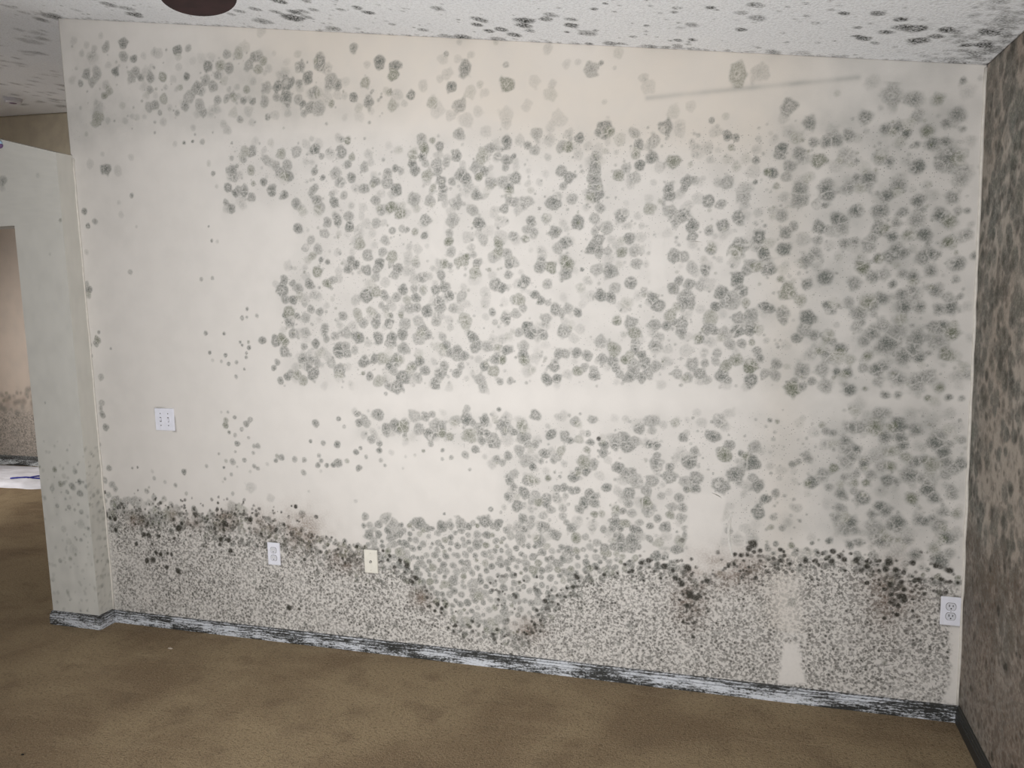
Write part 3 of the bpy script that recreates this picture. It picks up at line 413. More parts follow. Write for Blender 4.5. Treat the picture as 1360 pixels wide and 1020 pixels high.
  (3881,626,14),(3960,621,12),(3494,608,10),(3567,617,7),(3420,551,8),(3445,557,7),(3473,583,5),(3522,606,6),(3536,603,6),(3949,568,7),(3981,570,8),(4013,562,6),
  (4039,560,6),(3903,560,11),(3809,491,9),(3839,486,10),(3834,447,11),(3789,393,9),(3832,413,11),(3724,533,7),(3764,548,6),(3785,512,7),(3805,533,13),(3909,393,6),
  (3887,433,7),(3717,529,7),(3856,472,10),(3997,493,6),(3006,468,14),(3041,422,19),(3064,411,16),(3014,423,8),(3029,375,13),(2998,397,7),(3083,417,8),(3110,489,13),
  (3056,299,8),(3014,299,10),(2540,413,11),(2511,404,9),(2485,393,7),(2467,367,8),(2411,337,10),(2558,457,14),(2360,221,8),(2387,244,8),(2348,236,8),(2311,179,8),
  (2386,191,9),(2320,171,8),(2442,389,8),(2371,291,8),(2471,327,8),(2983,487,10),(2920,484,7),(2849,467,7),(1913,254,9),(1879,239,9),(1912,233,7),(1980,176,9),
  (1970,147,8),(1942,163,8),(1844,300,9),(1895,272,13),(2182,179,9),(2217,151,8),(1102,178,14),(1156,179,9),(1791,391,13),(1771,371,9),(1490,68,9),],
}
COLUMN_SPOTS = {
 'a': [(-190,850,16),(-162,775,13),(-36,796,13),(-121,734,11),(-38,731,16),(-119,652,13),(31,1326,6),],
 'b': [(-55,845,15),(-83,764,18),(-222,747,16),(-196,655,11),(-83,641,9),(-44,629,13),(-137,782,9),(-209,1202,6),(-61,478,11),(-213,354,10),(58,879,11),(56,1177,10),
  (50,596,9),(55,958,8),(0,2119,11),(33,1998,7),(25,1426,9),(-341,2333,26),],
 'c': [(-132,817,16),(-235,943,9),(-175,975,8),(-144,462,16),(-117,423,29),(-50,570,25),(-166,532,18),(-85,1956,7),(-351,2301,21),(-114,2345,12),],
}
CEILING_SPOTS = {
 'a': [(1414,-174,45),(1471,-258,27),(1487,-377,27),(1802,-346,21),(1822,-288,19),(2268,-263,26),(2237,-197,25),(2266,-119,22),(2323,-151,21),(2119,-22,32),(2361,-85,23),
  (2455,-269,32),(2432,-211,33),(2441,-149,16),(2546,-301,22),(2628,-242,25),(2588,-154,12),(2643,-139,14),(2744,-427,15),(2795,-488,9),(2906,-274,11),(3006,-116,17),
  (3058,-133,17),(3136,-484,14),(3231,-273,17),(2738,-35,28),(3538,-476,17),(3631,-486,19),(3705,-440,21),(3683,-311,24),(3726,-365,29),(3770,-361,29),(3848,-363,24),
  (3795,-238,30),(3834,-288,20),(3602,-259,14),(3622,-238,21),(3974,-349,26),(3995,-224,27),(3941,-210,17),(557,-114,36),],
 'b': [(1494,-196,24),(1519,-272,24),(1580,-296,18),(1218,-106,37),(1381,-247,21),(1714,-311,18),(1859,-147,16),(2150,-369,22),(1970,-97,20),(1532,-46,32),(2050,-27,18),
  (1611,-396,18),(2345,-83,15),(2271,-10,35),(1301,-261,16),(2572,-349,20),(2639,-308,19),(2671,-150,31),(2812,-408,8),(2708,-193,10),(2840,-134,13),(2969,-411,9),
  (3030,-469,12),(3015,-427,10),(2994,-52,16),(3037,-72,10),(3065,-302,25),(3229,-444,16),(3269,-524,22),(3286,-401,26),(2648,-15,18),(2776,-36,16),(2890,-18,21),
  (2952,-16,20),(2979,4,12),(2890,-171,7),(3431,-442,11),(3462,-373,13),(3596,-347,14),(3670,-191,13),(3420,-551,10),(3346,-29,23),(4061,-10,17),(538,-244,34),
  (-8,-29,54),(-151,44,42),(1199,-232,26),(1126,-188,19),(1294,-277,20),(595,-201,30),(-6,6,32),],
 'c': [(1658,-64,16),(1912,-385,10),(1983,-319,10),(3024,-269,16),(3498,-502,13),(4049,-269,19),(3921,-268,13),(3891,-326,10),(3347,-472,11),(3445,-35,33),(3965,-14,23),
  (3762,-442,11),(3699,-541,9),(3911,-582,10),(3985,-405,13),(3588,-25,15),(-140,-148,32),(-145,-68,27),(257,-139,25),],
}
TIDE_LINE = [(67, 641), (257, 599), (445, 590), (765, 610), (1026, 599), (1354, 526), (1592, 484), (1745, 426), (1854, 307), (2036, 179), (2288, 148), (2397, 286), (2604, 478), (2833, 543), (2991, 555), (3083, 491), (3248, 575), (3379, 636), (3577, 632), (3796, 606), (4038, 565)]
MID_ZONE = [(1522, 648), (1831, 646), (2197, 696), (2300, 592), (2991, 588), (2833, 543), (2604, 478), (2397, 286), (2288, 148), (2036, 179), (1854, 307), (1745, 426), (1553, 499)]
MAIN_ZONE = [(917, 2452), (1907, 2388), (2380, 2395), (3275, 2318), (4004, 2321), (4042, 1309), (1137, 1281), (1146, 1798), (1283, 1932), (1238, 2140), (888, 2107)]
LOWER_ZONE = [(1512, 1178), (2349, 1177), (4045, 1239), (4044, 602), (3292, 620), (2334, 550), (2197, 696), (2245, 871), (2136, 986), (1847, 1028), (1504, 1035)]
TOP_ZONE = [(67, 2970), (1264, 2803), (1846, 2614), (1839, 2457), (12, 2507)]
PALE_PATCHES_0 = [(3413, 263), (3477, 270), (3509, 73), (3395, 72)]
PALE_PATCHES_1 = [(4017, 420), (4076, 425), (4083, 45), (4010, 51), (4028, 269)]
PALE_PATCHES_2 = [(3034, 859), (3190, 867), (3173, 724), (3120, 510), (3068, 539), (3034, 650)]
PALE_PATCHES_3 = [(2885, 1901), (2933, 1893), (2944, 1713), (2878, 1690)]
PALE_PATCHES_4 = [(1933, 2019), (1990, 2016), (1984, 1870), (1927, 1873)]
PALE_PATCHES_5 = [(3357, 514), (3472, 555), (3488, 271), (3401, 262)]
BROWN_0 = [(206, 576), (456, 611), (561, 597), (1193, 587), (1431, 457), (1815, 293), (2325, 198), (3037, 405), (3174, 541), (3813, 491), (765, 610), (983, 604), (3083, 507), (3248, 569)]
SCRATCH = [(2876, 2453), (3274, 2454), (3643, 2453)]

rng = np.random.default_rng(11)
def smooth01(x): x = np.clip(x, 0, 1); return x * x * (3 - 2 * x)
def value_noise(shape, cells, seed):
    r = np.random.default_rng(seed); cu, cv = cells
    g = r.random((cu + 2, cv + 2)).astype(np.float32)
    u = np.linspace(0, cu, shape[0], endpoint=False); v = np.linspace(0, cv, shape[1], endpoint=False)
    iu = u.astype(int); iv = v.astype(int); fu = smooth01(u - iu)[:, None]; fv = smooth01(v - iv)[None, :]
    a = g[iu][:, iv]; b = g[iu + 1][:, iv]; c = g[iu][:, iv + 1]; d = g[iu + 1][:, iv + 1]
    return (a * (1 - fu) + b * fu) * (1 - fv) + (c * (1 - fu) + d * fu) * fv
def inside(px, pz, poly):
    r = np.zeros(px.shape, bool); n = len(poly)
    for i in range(n):
        (x0, z0), (x1, z1) = poly[i], poly[(i + 1) % n]
        if z0 == z1: continue
        c = ((z0 > pz) != (z1 > pz)) & (px < (x1 - x0) * (pz - z0) / (z1 - z0) + x0); r ^= c
    return r
def poly_m(p): return [(x / 1000, z / 1000) for x, z in p]
def poly_dist(px, pz, poly, closed=True):
    d = np.full(px.shape, 9.0, np.float32); n = len(poly)
    for i in range(n if closed else n - 1):
        (x0, z0), (x1, z1) = poly[i], poly[(i + 1) % n]
        ex, ez = x1 - x0, z1 - z0; L = ex * ex + ez * ez + 1e-9
        t = np.clip(((px - x0) * ex + (pz - z0) * ez) / L, 0, 1)
        d = np.minimum(d, np.hypot(px - x0 - t * ex, pz - z0 - t * ez))
    return d
def soft_poly(px, pz, poly, edge):
    p = poly_m(poly); d = poly_dist(px, pz, p); s = np.where(inside(px, pz, p), d, -d)
    return smooth01(0.5 + s / (2 * edge))
STRENGTH = {'a': 0.75, 'b': 0.56, 'c': 0.25}
class Growth:
    """fields on a grid of wall points U (along), V (up), both (n,m) arrays in metres"""
    def __init__(self, U, V, seed=1):
        self.U, self.V = U.astype(np.float32), V.astype(np.float32); sh = U.shape
        z = lambda: np.zeros(sh, np.float32)
        self.col, self.dark, self.brown, self.fine, self.film, self.tint, self.dust, self.green = (z() for _ in range(8))
        self.n1 = np.full(sh, 9.0, np.float32); self.n2 = self.n1.copy()
        self.u0, self.u1 = U[0, 0], U[-1, 0]
        self.wob = value_noise(sh, (max(2, sh[0] // 4), max(2, sh[1] // 4)), seed) - 0.5
        self.wob2 = value_noise(sh, (max(2, sh[0] // 9), max(2, sh[1] // 9)), seed + 5) - 0.5
    def window(self, x, z, R):
        us = self.U[:, 0]; i0 = np.searchsorted(us, x - R); i1 = np.searchsorted(us, x + R)
        if i1 <= i0: return None
        vs_ = self.V[i0]; j0 = np.searchsorted(vs_, z - R * 1.15 - 0.004); j1 = np.searchsorted(vs_, z + R * 1.15 + 0.004)
        if j1 <= j0: return None
        return slice(i0, i1), slice(j0, j1)
    def spot(self, x, z, R, k, soft=0.25, gain=1.0):
        w = self.window(x, z, R * 1.35)
        if w is None: return
        q = np.hypot(self.U[w] - x, self.V[w] - z) / R
        q = q * (1 + 0.46 * self.wob[w] + 0.50 * self.wob2[w])
        body = smooth01((1.0 + soft * 0.45 - q) / soft / 1.2)
        if k == 'd':
            self.dark[w] = np.maximum(self.dark[w], body * 0.86 * gain); return
        S = STRENGTH[k] * gain * rng.uniform(0.85, 1.12)
        style = rng.random()
        inner = 0.80 + 0.40 * np.exp(-(q / 0.30) ** 2)
        if style < 0.22 and k != 'c': inner = inner - 0.55 * np.exp(-((q - 0.22) / 0.12) ** 2)
        a = S * body * inner
        self.col[w] = 1 - (1 - self.col[w]) * (1 - np.clip(a, 0, 0.92) * (1 - 0.42 * (self.col[w] > 0.25)))
        o1 = self.n1[w].copy(); self.n1[w] = np.minimum(o1, q); self.n2[w] = np.minimum(self.n2[w], np.maximum(o1, q))
        if rng.random() < 0.15: self.green[w] = np.maximum(self.green[w], body)
    def borders(self, amount):
        b = np.exp(-((self.n2 - self.n1) / 0.13) ** 2) * smooth01((1.0 - self.n2) / 0.25)
        self.col *= 1 - amount * b
    def write(self, me):
        for nm, ch in (('mould_a', (self.col, self.dark, self.brown, self.fine)), ('mould_b', (self.film, self.tint, self.dust, self.green))):
            at = me.attributes.new(nm, 'FLOAT_COLOR', 'POINT')
            buf = np.zeros((len(me.vertices), 4), np.float32)
            buf[:ch[0].size] = np.clip(np.stack([c.ravel() for c in ch], 1), 0, 1)
            at.data.foreach_set('color', buf.ravel())
def grid_faces(n, m, off=0, flip=False):
    i, j = np.meshgrid(np.arange(n - 1), np.arange(m - 1), indexing='ij')
    a = (i * m + j).ravel() + off; b = a + m; c = b + 1; d = a + 1
    f = np.stack((a, b, c, d), 1)
    return f[:, ::-1] if flip else f
def mesh_np(name, verts, quads):
    me = bpy.data.meshes.new(name)
    me.vertices.add(len(verts)); me.vertices.foreach_set('co', np.ascontiguousarray(verts, np.float32).ravel())
    me.loops.add(quads.size); me.loops.foreach_set('vertex_index', np.ascontiguousarray(quads, np.int32).ravel())
    me.polygons.add(len(quads)); me.polygons.foreach_set('loop_start', np.arange(0, quads.size, 4, dtype=np.int32))
    me.update(calc_edges=True); me.validate(); return me
def slab(name, P, thick_dir):
    """P: (n,m,3) front face grid; closed to a slab by a rear grid of the border only"""
    n, m_ = P.shape[:2]
    front = P.reshape(-1, 3); idx = np.arange(n * m_).reshape(n, m_)
    ring = np.concatenate((idx[:, 0], idx[-1, 1:], idx[-2::-1, -1], idx[0, -2:0:-1]))
    rear = front[ring] + np.array(thick_dir)
    q = [grid_faces(n, m_)]
    k = len(ring); a = ring; b = np.roll(ring, -1); ra = np.arange(k) + n * m_; rb = np.roll(ra, -1)
    q.append(np.stack((b, a, ra, rb), 1))
    c0, c1, c2, c3 = 0, n - 1, n - 1 + m_ - 1, 2 * (n - 1) + m_ - 1
    q.append(np.array([[ra[c0], ra[c3], ra[c2], ra[c1]]]))
    return mesh_np(name, np.concatenate((front, rear)), np.concatenate(q))

# ------------------------------------------------------------------ the mouldy main wall
def build_wall_back():
    nx, nz = 880, 620
    x = np.linspace(0, W, nx); Hx = H_RIGHT + SLOPE * (W - x)
    U = np.repeat(x[:, None], nz, 1); V = Hx[:, None] * np.linspace(0, 1, nz)[None, :]
    g = Growth(U, V, 3)
    def soft_at(px): return 0.32 + 0.45 * max(0.0, min(1.0, (px - 3.25) / 0.45))
    taken = []
    for k in ('c', 'b', 'a'):
        for (sx, sz, r) in WALL_SPOTS.get(k, ()):
            g.spot(sx / 1000, sz / 1000, r / 1000 * 1.12, k, soft_at(sx / 1000), 1.0 + 0.14 * (sx > 3250)); taken.append((sx / 1000, sz / 1000, r / 1000))
    T = np.array(taken)
    # faint satellites scattered through the colonised areas
    for zone, cnt in ((MAIN_ZONE, 1500), (LOWER_ZONE, 700), (TOP_ZONE, 260)):
        zp = poly_m(zone); za = np.array(zp)
        for _ in range(cnt):
            px, pz = rng.uniform(za[:, 0].min(), za[:, 0].max()), rng.uniform(za[:, 1].min(), za[:, 1].max())
            if not inside(np.array([px]), np.array([pz]), zp)[0]: continue
            near = np.min(np.hypot(T[:, 0] - px, T[:, 1] - pz))
            if near > 0.11: continue
            if rng.random() < 0.55: g.spot(px, pz, rng.uniform(0.004, 0.009), 'b', 0.5, rng.uniform(0.5, 1.0))
            else: g.spot(px, pz, rng.uniform(0.012, 0.026), 'c', 0.5, rng.uniform(0.6, 1.3))
    # smaller colonies filling the crowded zone between the tide lines
    mz = poly_m(MID_ZONE); bx = np.array(mz); cnt = 0
    pts = []
    for _ in range(5200):
        px, pz = rng.uniform(bx[:, 0].min(), bx[:, 0].max()), rng.uniform(bx[:, 1].min(), bx[:, 1].max())
        if not inside(np.array([px]), np.array([pz]), mz)[0]: continue
        r = rng.uniform(0.011, 0.022)
        if np.min(np.hypot(T[:, 0] - px, T[:, 1] - pz) - T[:, 2] * 0.8) < r * 0.75: continue
        if pts and min(math.hypot(px - a, pz - b) - 0.85 * c for a, b, c in pts) < r * 0.75: continue
        pts.append((px, pz, r)); g.spot(px, pz, r, 'a' if rng.random() < 0.6 else 'b')
    # near-black spots along the tide line
    tl = np.array(poly_m(TIDE_LINE)); seg = np.hypot(*np.diff(tl, axis=0).T); cum = np.concatenate(([0], np.cumsum(seg)))
    for i in range(1050):
        s_ = rng.uniform(0, cum[-1]); j = min(np.searchsorted(cum, s_, 'right') - 1, len(seg) - 1); f = (s_ - cum[j]) / seg[j]
        p = tl[j] * (1 - f) + tl[j + 1] * f
        off = min(rng.normal(-0.014, 0.028), 0.03)
        px, pz = p[0] + rng.normal(0, 0.012), p[1] + off
        heavy = 0.75 + 0.35 * math.sin(px * 3.1 + 1.0) + 0.2 * math.sin(px * 9.0)
        if rng.random() > heavy: continue
        kk = rng.random()
        if kk < 0.42: g.spot(px, pz, rng.uniform(0.0035, 0.009), 'd', 0.5, rng.uniform(0.45, 1.0))
        else: g.spot(px, pz, rng.uniform(0.008, 0.016), 'a', 0.25, 0.95)
    # thick band of grey and black spots hanging under the left half of the tide line
    for i in range(560):
        px = rng.uniform(0.62, 1.62); pz = float(np.interp(px, tl[:, 0], tl[:, 1])) + 0.035 - abs(rng.normal(0, 0.075)) - 0.02 * rng.random()
        if rng.random() < 0.66: g.spot(px, pz, rng.uniform(0.007, 0.014), 'a', 0.3, rng.uniform(0.85, 1.15))
        else: g.spot(px, pz, rng.uniform(0.004, 0.009), 'd', 0.5, rng.uniform(0.5, 1.0))
    for i in range(70):
        g.spot(rng.uniform(0.03, 0.5), rng.normal(0.64, 0.06), rng.uniform(0.008, 0.022), 'b', 0.5, rng.uniform(0.7, 1.2))
    for cx, cz, sx, sz, n_ in ((0.30, 0.60, 0.16, 0.07, 60), (3.06, 0.40, 0.035, 0.09, 60), (3.86, 0.52, 0.06, 0.08, 60), (0.75, 0.66, 0.25, 0.03, 90), (3.24, 0.56, 0.10, 0.035, 60), (2.25, 0.36, 0.06, 0.06, 30)):
        for _ in range(n_): g.spot(rng.normal(cx, sx), rng.normal(cz, sz), rng.uniform(0.004, 0.010), 'd', 0.35, rng.uniform(0.5, 1.0))
    for (sx, sz, r) in WALL_SPOTS.get('d', ()): g.spot(sx / 1000, sz / 1000, r / 1000 * 1.05, 'd', 0.5)
    g.borders(0.70)
    # fine speckle of the wet zone below the tide line
    below = [(int(a * 1000), int(b * 1000)) for a, b in tl] + [(4060, 0), (0, 0), (0, 640)]
    below[0] = (0, 640)
    fz = soft_poly(U, V, below, 0.045)
    tide_z = np.interp(U, tl[:, 0], tl[:, 1])
    fz = fz * smooth01((tide_z - 0.012 - 0.055 * np.exp(-((U - 1.1) / 0.5) ** 4) - V + 0.05) / 0.09 )
    clumps = value_noise(U.shape, (38, 26), 21); fine_n = value_noise(U.shape, (130, 90), 22)
    g.fine = np.clip(fz * (0.74 + 0.34 * clumps + 0.35 * (fine_n - 0.5)), 0, 1).astype(np.float32)
    g.fine *= 0.55 + 0.45 * smooth01((U - 0.02) / 0.06)
    main = soft_poly(U, V, MAIN_ZONE, 0.06); low = soft_poly(U, V, LOWER_ZONE, 0.05); top = soft_poly(U, V, TOP_ZONE, 0.08); mid = soft_poly(U, V, MID_ZONE, 0.04)
    any_ = np.maximum.reduce((main, low, top * 0.6, mid))
    right = smooth01((U - 3.0) / 0.8) * smooth01((V - 0.62) / 0.15) * smooth01((4.04 - U) / 0.12)
    big = value_noise(U.shape, (14, 10), 31); mid_n = value_noise(U.shape, (45, 34), 32)
    g.film = (any_ * (0.05 + 0.12 * mid_n) + right * (0.20 + 0.16 * mid_n) + 0.05 * big).astype(np.float32)
    band = np.exp(-(((V - (2.63 - 0.06 * U)) / 0.10) ** 2)) * smooth01((1.9 - U) / 0.6)
    g.film += 0.17 * band * (0.6 + 0.6 * big)
    g.film += 0.12 * smooth01((0.5 - U) / 0.5) * (0.6 + 0.8 * big)
    g.film += 0.24 * np.exp(-((U - 0.95) / 0.42) ** 2 - ((V - 2.72) / 0.14) ** 2) * (0.3 + 1.1 * mid_n)
    # fine satellite dust
    g.dust = (any_ * (0.45 + 0.5 * big) + 0.35 * fz + 0.22 * smooth01((0.14 - U) / 0.1)).astype(np.float32)
    # cream, less stained paint under the ceiling and in a warm vertical stripe
    g.tint = (smooth01((V - (H_RIGHT + SLOPE * (W - U) - 0.55)) / 0.3) * smooth01((U - 0.6) / 0.8) * smooth01((3.75 - U) / 0.5) * (0.6 + 0.5 * big)).astype(np.float32)
    g.tint = np.maximum(g.tint, 0.5 * np.exp(-((U - 3.40) / 0.09) ** 2) * (V > 0.3))
    # rubbed-off patches where the paper stayed clean
    for P in (PALE_PATCHES_0, PALE_PATCHES_1, PALE_PATCHES_2, PALE_PATCHES_3, PALE_PATCHES_4):
        k = 1 - 0.95 * smooth01(1.1 * soft_poly(U + 0.02 * (fine_n - 0.5), V + 0.05 * (mid_n - 0.5), P, 0.016))
        for a in (g.col, g.dark, g.fine, g.dust, g.brown): a *= k
        g.film *= 0.35 + 0.65 * k
    k = 1 - 0.6 * soft_poly(U, V, PALE_PATCHES_5, 0.04)
    g.fine *= k; g.dark *= k
    # brown stains
    for i, (sx, sz) in enumerate(BROWN_0):
        d = np.hypot((U - sx / 1000) / 1.25, (V - sz / 1000) / (1.9 if i in (7, 9) else 0.9)) / (0.05, 0.04, 0.05, 0.12, 0.08, 0.05, 0.06, 0.06, 0.10, 0.075, 0.07, 0.08, 0.06, 0.07)[i]
        g.brown = np.maximum(g.brown, 0.62 * np.exp(-d * d) * (0.35 + 0.9 * fine_n))
    # long scrape under the ceiling, hairline runs
    sc = poly_dist(U, V, poly_m(SCRATCH), False)
    g.film += 0.42 * np.exp(-(sc / 0.010) ** 2) * (0.6 + 0.6 * mid_n)
    # grime around the cover plates
    for cx, cz, hw in ((4.017, 0.445, 0.035), (1.033, 0.452, 0.035), (1.563, 0.454, 0.035), (0.445, 1.112, 0.058)):
        d = np.maximum(np.abs(U - cx) - hw, np.abs(V - cz) - 0.057)
        g.dark = np.maximum(g.dark, 0.55 * np.exp(-(np.clip(d, 0, 1) / 0.006) ** 2) * smooth01(fine_n * 1.6 - 0.35))
    # dark rim in the ceiling corner and the right corner
    g.film += 0.30 * np.exp(-((W - U) / 0.05) ** 2) * mid_n * (V > 0.5)
    P = np.stack((U, 0 * U, V), 2)
    me = slab('wall_back', P, (0, 0.12, 0)); g.write(me)
    return link('wall_back', me, M['wall'])
wall_back = tag(build_wall_back(), 'cream painted wall covered in round grey-green mould colonies, black speckle below', 'wall', kind='structure')

# paint peeled off that wall
def peel(pts, width, lift, lean):
    bm = bmesh.new(); rows = []
    for i, (px, pz) in enumerate(pts):
        t = i / (len(pts) - 1); l = lift * math.sin(math.pi * min(1, t * 1.1)) + 0.0008; w = width * (0.45 + 0.55 * math.sin(math.pi * (0.15 + 0.8 * t)))
        rows.append([bm.verts.new((px - w, -0.0005, pz)), bm.verts.new((px, -l, pz)), bm.verts.new((px + w * 0.8, -l * lean, pz))])
    for a, b in zip(rows, rows[1:]):
        for k in (0, 1): bm.faces.new((a[k], a[k + 1], b[k + 1], b[k]))
    r = bmesh.ops.solidify(bm, geom=bm.faces[:], thickness=0.0006)
    return link('paint_peel', bm_mesh('paint_peel', bm), M['peel'], wall_back)
peel([(3.209, 0.790), (3.201, 0.757), (3.196, 0.709), (3.201, 0.655), (3.212, 0.598)], 0.0060, 0.0016, 1.0)
peel([(3.128, 0.866), (3.141, 0.861), (3.154, 0.854), (3.166, 0.846)], 0.004, 0.008, 1.2)
peel([(3.040, 1.888), (3.062, 1.885), (3.085, 1.882)], 0.004, 0.006, 1.2)

# ------------------------------------------------------------------ right wall
def build_wall_right():
    y = np.concatenate((np.arange(0, 1.3, 0.0048), np.linspace(1.3, -Y_REAR, 24)))
    z = np.linspace(0, H_RIGHT, 430)
    U, V = np.meshgrid(y, z, indexing='ij'); g = Growth(U, V, 8)
    n = 0
    for _ in range(1500):
        py, pz = rng.uniform(-0.02, 1.35), rng.uniform(0.45, 2.46)
        pale = math.exp(-((pz - 1.05) / 0.28) ** 2) * (1 if py > 0.16 else 0.25)
        if rng.random() < 0.72 * pale: continue
        k = rng.choice(['a', 'b', 'c'], p=[0.45, 0.35, 0.2])
        g.spot(py, pz, rng.uniform(0.016, 0.038), k, 0.45, 1.40)
    for _ in range(560): g.spot(rng.uniform(0, 1.35), rng.uniform(0.8, 2.45), rng.uniform(0.010, 0.026), 'd', 0.9, rng.uniform(0.35, 0.75))
    for _ in range(60): g.spot(rng.uniform(0, 1.35), rng.uniform(0.1, 0.8), rng.uniform(0.006, 0.016), 'd', 0.5, rng.uniform(0.4, 0.9))
    g.borders(0.35)
    a = value_noise(U.shape, (20, 26), 51); b = value_noise(U.shape, (60, 90), 52); c = value_noise(U.shape, (9, 9), 53)
    low = smooth01((0.88 - V + 0.16 * (a - 0.5)) / 0.16)
    g.fine = (low * (0.62 + 0.4 * b) + 0.62 * (1 - low) * smooth01(b * 1.5 - 0.2)).astype(np.float32)
    g.film = (0.10 + 0.40 * np.exp(-(U / 0.13) ** 2) + low * 0.50 * (0.5 + b)).astype(np.float32) * (0.6 + 0.6 * a).astype(np.float32)
    g.brown = (0.30 * c + 0.30 * smooth01((V - 2.2) / 0.2) * a + low * 0.34).astype(np.float32)
    g.dust = 0.6 + 0 * g.film; g.green *= 0.25; g.tint = (c * 0.6).astype(np.float32)
    P = np.stack((0 * U + W, -U, V), 2)
    me = slab('wall_right', P, (0.12, 0, 0)); g.write(me)
    return link('wall_right', me, M['rightwall'])
tag(build_wall_right(), 'side wall blackened by dense mould meeting the cream wall in the corner', 'wall', kind='structure')

# ------------------------------------------------------------------ ceiling (vaulted, ridge over the left rooms)
def build_ceiling():
    x = np.concatenate((np.linspace(X_LEFT, RIDGE_X, 40), np.linspace(RIDGE_X + 0.05, -0.4, 55), np.linspace(-0.37, W, 760)))
    y = np.concatenate((np.linspace(Y_REAR, -0.98, 20), np.linspace(-0.97, 0.0, 190), np.linspace(0.02, Y_FAR, 110)))
    U, V = np.meshgrid(x, y, indexing='ij'); g = Growth(U, V, 14)
    STRENGTH.update(a=0.95, b=0.66, c=0.34)
    for k in ('c', 'b', 'a'):
        for (sx, sy, r) in CEILING_SPOTS[k]: g.spot(sx / 1000, sy / 1000, r / 1000 * 1.15, k, 0.5)
    for _ in range(420): g.spot(rng.uniform(-0.3, W), rng.uniform(-1.0, 0.0), rng.uniform(0.004, 0.011), 'b', 0.6, rng.uniform(0.4, 1.0))
    for _ in range(90): g.spot(rng.uniform(-0.3, W), rng.uniform(-2.4, -0.95), rng.uniform(0.02, 0.05), 'b', 0.6)
    for _ in range(240): g.spot(W - abs(rng.normal(0, 0.10)), rng.uniform(-1.0, 0.0), rng.uniform(0.008, 0.022), 'c', 0.6)
    for _ in range(300): g.spot(rng.uniform(-3.3, 0.0), rng.uniform(0.1, 3.0), rng.uniform(0.02, 0.05), 'b', 0.6, 0.8)
    for _ in range(260): g.spot(rng.uniform(0, W), -abs(rng.normal(0, 0.012)), rng.uniform(0.006, 0.016), 'c', 0.6)
    STRENGTH.update(a=0.75, b=0.56, c=0.25)
    Z = np.where(U > RIDGE_X, H_RIGHT + SLOPE * (W - U), H_RIGHT + SLOPE * (W - RIDGE_X) + FLAT * (RIDGE_X - U))
    P = np.stack((U, V, Z), 2)[:, ::-1]
    for a in ('col', 'dark', 'brown', 'fine', 'film', 'tint', 'dust', 'green'): setattr(g, a, getattr(g, a)[:, ::-1])
    me = slab('ceiling', P, (0, 0, 0.9)); g.write(me)
    return link('ceiling', me, M['ceiling'])
tag(build_ceiling(), 'white textured vaulted ceiling dotted with dark mould spots', 'ceiling', kind='structure')

# ------------------------------------------------------------------ carpet floor
bm = bmesh.new(); add_box(bm, X_LEFT, W, Y_REAR, Y_FAR, -0.12, 0.0)
tag(link('floor', bm_mesh('floor', bm), M['carpet']), 'brown matted carpet floor with darker stains and pile marks', 'floor', kind='structure')

# ------------------------------------------------------------------ other walls
def plain_wall(name, dims, label, holes=None):
    bm = bmesh.new()
    for d in dims: add_box(bm, *d)
    return tag(link(name, bm_mesh(name, bm), M['plainwall']), label, 'wall', kind='structure')
zt = ceil_z(RIDGE_X)
def gable(name, y0, y1, holes, label):
    bm = bmesh.new()
    def quad(x0, x1, za, zb):
        top = lambda xx: ceil_z(xx) if zb is None else zb
        v = [bm.verts.new(p) for p in ((x0, y0, za), (x1, y0, za), (x1, y0, top(x1)), (x0, y0, top(x0)), (x0, y1, za), (x1, y1, za), (x1, y1, top(x1)), (x0, y1, top(x0)))]
        for f in ((0, 1, 2, 3), (5, 4, 7, 6), (4, 0, 3, 7), (1, 5, 6, 2), (3, 2, 6, 7), (4, 5, 1, 0)): bm.faces.new([v[i] for i in f])
    for h in holes: quad(*h)
    return tag(link(name, bm_mesh(name, bm), M['plainwall']), label, 'wall', kind='structure')
gable('wall_front', Y_REAR - 0.12, Y_REAR, ((X_LEFT, RIDGE_X, 0, None), (RIDGE_X, 1.05, 0, None), (1.05, 2.85, 0, 0.20), (1.05, 2.85, 1.90, None), (2.85, W, 0, None)), 'cream wall with the patio door opposite the mouldy wall')
plain_wall('wall_left', ((X_LEFT - 0.12, X_LEFT, Y_REAR, 0.75, 0, ceil_z(X_LEFT)), (X_LEFT - 0.12, X_LEFT, 2.05, Y_FAR, 0, ceil_z(X_LEFT)), (X_LEFT - 0.12, X_LEFT, 0.75, 2.05, 0, 0.75), (X_LEFT - 0.12, X_LEFT, 0.75, 2.05, 2.05, ceil_z(X_LEFT))), 'cream outer wall of the next room with a side window')
plain_wall('wall_side', ((W, W + 0.12, 0.13, Y_FAR, 0, H_RIGHT),), 'end wall of the room behind the mouldy wall')
bm = bmesh.new()
for d in ((1.05, 1.10, Y_REAR - 0.1, Y_REAR, 0.20, 1.90), (2.80, 2.85, Y_REAR - 0.1, Y_REAR, 0.20, 1.90), (1.05, 2.85, Y_REAR - 0.1, Y_REAR, 1.85, 1.90), (1.05, 2.85, Y_REAR - 0.1, Y_REAR, 0.20, 0.25), (1.92, 1.98, Y_REAR - 0.1, Y_REAR - 0.02, 0.20, 1.90)): add_box(bm, *d)
tag(link('window_1', bm_mesh('window_1', bm), M['frame']), 'white framed patio door opposite the mouldy wall', 'window', kind='structure')
bm = bmesh.new()
